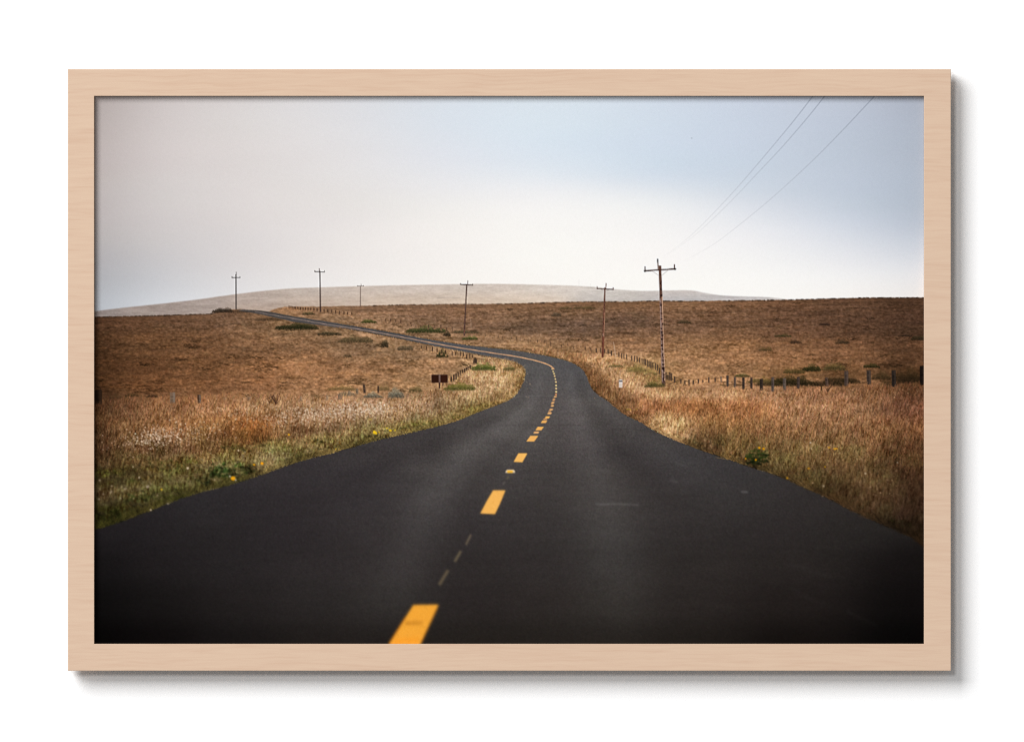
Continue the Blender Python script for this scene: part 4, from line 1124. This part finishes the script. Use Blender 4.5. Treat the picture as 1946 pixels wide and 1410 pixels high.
# --- wall paint
m_wall, nt, out = material('white_wall_paint')
bs = nt.nodes.new('ShaderNodeBsdfPrincipled')
bs.inputs['Base Color'].default_value = (0.91, 0.91, 0.91, 1)
bs.inputs['Roughness'].default_value = 0.9
bs.inputs['Specular IOR Level'].default_value = 0.1
tc = nt.nodes.new('ShaderNodeTexCoord')
nz = nt.nodes.new('ShaderNodeTexNoise')
nz.inputs['Scale'].default_value = 260
nz.inputs['Detail'].default_value = 3
bp = nt.nodes.new('ShaderNodeBump')
bp.inputs['Strength'].default_value = 0.02
bp.inputs['Distance'].default_value = 0.001
nt.links.new(tc.outputs['Object'], nz.inputs['Vector'])
nt.links.new(nz.outputs['Fac'], bp.inputs['Height'])
nt.links.new(bp.outputs['Normal'], bs.inputs['Normal'])
nt.links.new(bs.outputs['BSDF'], out.inputs['Surface'])

# --- pale wood with fine level grain
m_wood, nt, out = material('pale_maple_wood')
N, Lk = nt.nodes, nt.links
bs = N.new('ShaderNodeBsdfPrincipled')
bs.inputs['Roughness'].default_value = 0.6
bs.inputs['Specular IOR Level'].default_value = 0.12
tc = N.new('ShaderNodeTexCoord')
warp = N.new('ShaderNodeTexNoise')
warp.inputs['Scale'].default_value = 9.0
warp.inputs['Detail'].default_value = 2.0
mw = N.new('ShaderNodeMapping')
mw.inputs['Scale'].default_value = (1.0, 1.0, 1.6)
Lk.new(tc.outputs['Object'], mw.inputs['Vector'])
Lk.new(mw.outputs['Vector'], warp.inputs['Vector'])
sub = N.new('ShaderNodeVectorMath')
sub.operation = 'MULTIPLY_ADD'
sub.inputs[1].default_value = (0.0, 0.0, 0.014)
Lk.new(warp.outputs['Color'], sub.inputs[0])
Lk.new(tc.outputs['Object'], sub.inputs[2])
mp1 = N.new('ShaderNodeMapping')
mp1.inputs['Scale'].default_value = (20.0, 20.0, 420.0)
Lk.new(sub.outputs['Vector'], mp1.inputs['Vector'])
g1 = N.new('ShaderNodeTexNoise')
g1.inputs['Scale'].default_value = 1.0
g1.inputs['Detail'].default_value = 2.5
g1.inputs['Roughness'].default_value = 0.6
Lk.new(mp1.outputs['Vector'], g1.inputs['Vector'])
mp2 = N.new('ShaderNodeMapping')
mp2.inputs['Scale'].default_value = (2.2, 2.2, 46.0)
Lk.new(sub.outputs['Vector'], mp2.inputs['Vector'])
g2 = N.new('ShaderNodeTexNoise')
g2.inputs['Scale'].default_value = 1.0
g2.inputs['Detail'].default_value = 2.0
Lk.new(mp2.outputs['Vector'], g2.inputs['Vector'])
mix = N.new('ShaderNodeMath')
mix.operation = 'MULTIPLY_ADD'
mix.inputs[1].default_value = 0.74
Lk.new(g1.outputs['Fac'], mix.inputs[0])
m2 = N.new('ShaderNodeMath')
m2.operation = 'MULTIPLY'
m2.inputs[1].default_value = 0.26
Lk.new(g2.outputs['Fac'], m2.inputs[0])
Lk.new(m2.outputs[0], mix.inputs[2])
ramp = N.new('ShaderNodeValToRGB')
ramp.color_ramp.interpolation = 'B_SPLINE'
for p, c in ((0.3, (216, 183, 157)), (0.45, (222, 192, 167)), (0.62, (225, 196, 170)), (0.8, (227, 199, 174))):
    e = ramp.color_ramp.elements.new(p)
    e.color = tuple(lin(c) / GAIN) + (1,)
ramp.color_ramp.elements.remove(ramp.color_ramp.elements[0])
ramp.color_ramp.elements.remove(ramp.color_ramp.elements[-1])
Lk.new(mix.outputs[0], ramp.inputs['Fac'])
Lk.new(ramp.outputs['Color'], bs.inputs['Base Color'])
bp = N.new('ShaderNodeBump')
bp.inputs['Strength'].default_value = 0.05
bp.inputs['Distance'].default_value = 0.0005
Lk.new(g1.outputs['Fac'], bp.inputs['Height'])
Lk.new(bp.outputs['Normal'], bs.inputs['Normal'])
Lk.new(bs.outputs['BSDF'], out.inputs['Surface'])

# --- printing ink (colour belongs to the print) with a trace of canvas tooth
m_ink, nt, out = material('printed_ink')
df = nt.nodes.new('ShaderNodeBsdfDiffuse')
at = nt.nodes.new('ShaderNodeAttribute')
at.attribute_name = 'ink'
tc = nt.nodes.new('ShaderNodeTexCoord')
nz = nt.nodes.new('ShaderNodeTexNoise')
nz.inputs['Scale'].default_value = 1500
nz.inputs['Detail'].default_value = 1
mr = nt.nodes.new('ShaderNodeMapRange')
mr.inputs['To Min'].default_value = 0.965
mr.inputs['To Max'].default_value = 1.035
mul = nt.nodes.new('ShaderNodeVectorMath')
mul.operation = 'SCALE'
nt.links.new(tc.outputs['Object'], nz.inputs['Vector'])
nt.links.new(nz.outputs['Fac'], mr.inputs['Value'])
nt.links.new(at.outputs['Color'], mul.inputs[0])
nt.links.new(mr.outputs['Result'], mul.inputs['Scale'])
nt.links.new(mul.outputs['Vector'], df.inputs['Color'])
nt.links.new(df.outputs['BSDF'], out.inputs['Surface'])

m_paper, nt, out = material('white_print_board')
bs = nt.nodes.new('ShaderNodeBsdfPrincipled')
bs.inputs['Base Color'].default_value = (0.72, 0.71, 0.69, 1)
bs.inputs['Roughness'].default_value = 0.8
nt.links.new(bs.outputs['BSDF'], out.inputs['Surface'])


def mesh_obj(name, verts, faces, mat, parent=None):
    me = bpy.data.meshes.new(name)
    me.from_pydata(verts, [], faces)
    me.update()
    me.materials.append(mat)
    o = bpy.data.objects.new(name, me)
    col.objects.link(o)
    if parent:
        o.parent = parent
    return o


def box(name, x0, x1, y0, y1, z0, z1, mat, parent=None, loc=(0, 0, 0)):
    lx, ly, lz = loc
    v = [(x - lx, y - ly, z - lz) for x in (x0, x1) for y in (y0, y1) for z in (z0, z1)]
    f = [(0, 1, 3, 2), (4, 6, 7, 5), (0, 4, 5, 1), (2, 3, 7, 6), (0, 2, 6, 4), (1, 5, 7, 3)]
    return mesh_obj(name, v, f, mat, parent)


wall = box('wall', -9, 9, 0.0, 0.12, -5.5, 8.5, m_wall)
wall['kind'] = 'structure'
wall['label'] = 'plain white wall behind the framed print'

fx0, fz1 = px(129, 132)
fx1, fz0 = px(1807, 1274)
root = bpy.data.objects.new('framed_print', None)
root.empty_display_size = 0.2
col.objects.link(root)
ROOT = ((fx0 + fx1) / 2, 0.0, fz0)
root.location = ROOT
root['label'] = 'pale wood framed print of a road through brown grassland, hung on white wall'
root['category'] = 'framed picture'

# frame: one moulding profile mitred round the opening
ox0, oz1 = px(179, 183)
ox1, oz0 = px(1756, 1223)
yf = -DEPTH
b = 0.0005
prof = [(0.0, RECESS - 0.0006), (0.0, b), (b * .3, b * .3), (b, 0.0), (-1, 0.0), (-2, b * .3), (-3, b), (-3, DEPTH - GAP), (0.010, DEPTH - GAP), (0.010, RECESS - 0.0006)]
wl, wr, wt, wb = ox0 - fx0, fx1 - ox1, fz1 - oz1, oz0 - fz0
verts, faces = [], []
for (u, d) in prof:
    def off(w):
        return w - b if u == -1 else w - b * .3 if u == -2 else w if u == -3 else u
    y = yf + d
    for (sx, sz) in ((0, 0), (1, 0), (1, 1), (0, 1)):
        X = ox0 - off(wl) if sx == 0 else ox1 + off(wr)
        Z = oz0 - off(wb) if sz == 0 else oz1 + off(wt)
        verts.append((X - ROOT[0], y - ROOT[1], Z - ROOT[2]))
n = len(prof)
for i in range(n):
    j = (i + 1) % n
    for k in range(4):
        l = (k + 1) % 4
        faces.append((i * 4 + k, i * 4 + l, j * 4 + l, j * 4 + k))
frame = mesh_obj('frame', verts, faces, m_wood, root)
bm = bmesh.new()
bm.from_mesh(frame.data)
bmesh.ops.recalc_face_normals(bm, faces=bm.faces)
bm.to_mesh(frame.data)
bm.free()

for sx in (0, 1):
    for sz in (0, 1):
        bxx = (fx0 + 0.03 if sx == 0 else fx1 - 0.03) - ROOT[0]
        bzz = (fz0 + 0.015 if sz == 0 else fz1 - 0.015) - ROOT[2]
        nn = 16
        vs = [(bxx + 0.007 * math.cos(2 * math.pi * k / nn), yy_, bzz + 0.007 * math.sin(2 * math.pi * k / nn)) for yy_ in (-GAP, 0.0) for k in range(nn)]
        fs = [(k, (k + 1) % nn, nn + (k + 1) % nn, nn + k) for k in range(nn)] + [tuple(range(nn))[::-1], tuple(range(nn, 2 * nn))]
        mesh_obj('bumper', vs, fs, m_wood, root)

# print board in the rebate
yi = yf + RECESS                       # ink surface
SI = S * (CAM + RECESS) / CAM          # the print is a touch larger than the opening that shows it


def pxi(x, y):
    return (x - CX) * SI, CZ + (CY - y) * SI


bx0, bz1 = pxi(X0, Y0)
bx1, bz0 = pxi(X0 + PW, Y0 + PH)
ORG = ((bx0 + bx1) / 2, yi, (bz0 + bz1) / 2)
m_ = 0.004
sheet = box('print', bx0 - m_, bx1 + m_, yi + 0.0004, yi + 0.004, bz0 - m_, bz1 + m_, m_paper, root, loc=ORG)
sheet.location = (ORG[0] - ROOT[0], ORG[1] - ROOT[1], ORG[2] - ROOT[2])
sheet['label'] = 'landscape photograph printed on a flat board'

# ink: the painted picture carried by a fine grid, one mesh per printed element
NX, NY = 1262, 832
soft = img                            # box filter done by the render
gx = np.linspace(0, PW, NX + 1)
gz = np.linspace(0, PH, NY + 1)


def sample(a, x, y):
    x = np.clip(x - 0.5, 0, PW - 1.001)
    y = np.clip(y - 0.5, 0, PH - 1.001)
    xi, yi_ = x.astype(int), y.astype(int)
    fx, fy = (x - xi)[None, :, None], (y - yi_)[:, None, None]
    A, B = a[yi_][:, xi], a[yi_][:, xi + 1]
    C, D = a[yi_ + 1][:, xi], a[yi_ + 1][:, xi + 1]
    return (A * (1 - fx) + B * fx) * (1 - fy) + (C * (1 - fx) + D * fx) * fy


V = lin(sample(soft, gx, gz)) / GAIN                       # (NY+1, NX+1, 3) reflectance of the ink
V = np.clip(V, 0.001, 0.95).astype(np.float32)
cid = ids[np.clip((gz[:-1] + PH / NY / 2).astype(int), 0, PH - 1)][:, np.clip((gx[:-1] + PW / NX / 2).astype(int), 0, PW - 1)]
GX = ((X0 + gx - CX) * SI - ORG[0]).astype(np.float32)
GZ = (CZ + (CY - (Y0 + gz)) * SI - ORG[2]).astype(np.float32)
area = np.bincount(cid.ravel(), minlength=len(ID))
# merge the faintest of any element there are more than 100 of
from collections import defaultdict
byname = defaultdict(list)
for i, (nm, lab) in enumerate(ID):
    if area[i] > 0:
        byname[nm].append(i)
stuff = set()
for nm, lst in byname.items():
    if len(lst) > 100:
        lst.sort(key=lambda i: -area[i])
        keep = lst[99]
        for i in lst[99:]:
            cid[cid == i] = keep
        stuff.add(keep)
area = np.bincount(cid.ravel(), minlength=len(ID))
for i, (nm, lab) in enumerate(ID):
    if area[i] == 0:
        continue
    r, c = np.nonzero(cid == i)
    q = np.stack([r * (NX + 1) + c, (r + 1) * (NX + 1) + c, (r + 1) * (NX + 1) + c + 1, r * (NX + 1) + c + 1], 1)
    uq, inv = np.unique(q.ravel(), return_inverse=True)
    vr, vc = uq // (NX + 1), uq % (NX + 1)
    co = np.zeros((len(uq), 3), np.float32)
    co[:, 0] = GX[vc]
    co[:, 2] = GZ[vr]
    # each element sits at its own foot
    ctr = np.array([(co[:, 0].min() + co[:, 0].max()) / 2, 0, co[:, 2].min()], np.float32)
    me = bpy.data.meshes.new(nm)
    me.vertices.add(len(uq))
    me.vertices.foreach_set('co', (co - ctr).ravel())
    nf = len(q)
    me.loops.add(nf * 4)
    me.loops.foreach_set('vertex_index', inv.astype(np.int32).ravel())
    me.polygons.add(nf)
    me.polygons.foreach_set('loop_start', np.arange(0, nf * 4, 4, dtype=np.int32))
    me.update(calc_edges=True)
    ca = me.attributes.new('ink', 'FLOAT_COLOR', 'POINT')
    rgba = np.ones((len(uq), 4), np.float32)
    rgba[:, :3] = V[vr, vc]
    ca.data.foreach_set('color', rgba.ravel())
    me.materials.append(m_ink)
    o = bpy.data.objects.new(nm, me)
    col.objects.link(o)
    o.parent = sheet
    o.location = tuple(float(t) for t in ctr)
    if lab:
        o['label'] = 'printed ' + lab if not lab.startswith('printed') else lab
    if i in stuff:
        o['kind'] = 'stuff'

# --- lamps: a broad one and a smaller one high on the left, soft fill all round
DIST = 20.0


def lamp(name, tanx, spread, c):
    """square lamp parallel to the wall, up and to the left of the picture"""
    li = bpy.data.lights.new(name, 'AREA')
    li.shape = 'SQUARE'
    li.size = spread * DIST
    p = np.array([-tanx * DIST, -DIST, tanx * DIST])
    r2 = float((p ** 2).sum())
    li.energy = c * math.pi ** 2 * r2 / (DIST * DIST / r2)
    o = bpy.data.objects.new(name, li)
    o.location = (p[0], p[1], p[2] + CZ)
    o.rotation_euler = (math.pi / 2, 0, 0)
    col.objects.link(o)
    return o


PXD = DEPTH / S
lamp('key_softbox', 40.0 / PXD, 42.0 / PXD, LIGHT_B)
lamp('spot_softbox', 10.0 / PXD, 7.0 / PXD, LIGHT_A)
w = bpy.data.worlds.new('World')
scn.world = w
w.use_nodes = True
w.node_tree.nodes['Background'].inputs['Color'].default_value = (1, 1, 1, 1)
w.node_tree.nodes['Background'].inputs['Strength'].default_value = LIGHT_W

# --- camera square to the picture
cd = bpy.data.cameras.new('camera')
cam = bpy.data.objects.new('camera', cd)
col.objects.link(cam)
cam.location = (0, -(CAM + DEPTH), CZ)
cam.rotation_euler = (math.pi / 2, 0, 0)
cd.sensor_width = 36
cd.lens = 36 * CAM / (1946 * S)
cd.clip_start = 0.05
cd.clip_end = 200
scn.camera = cam
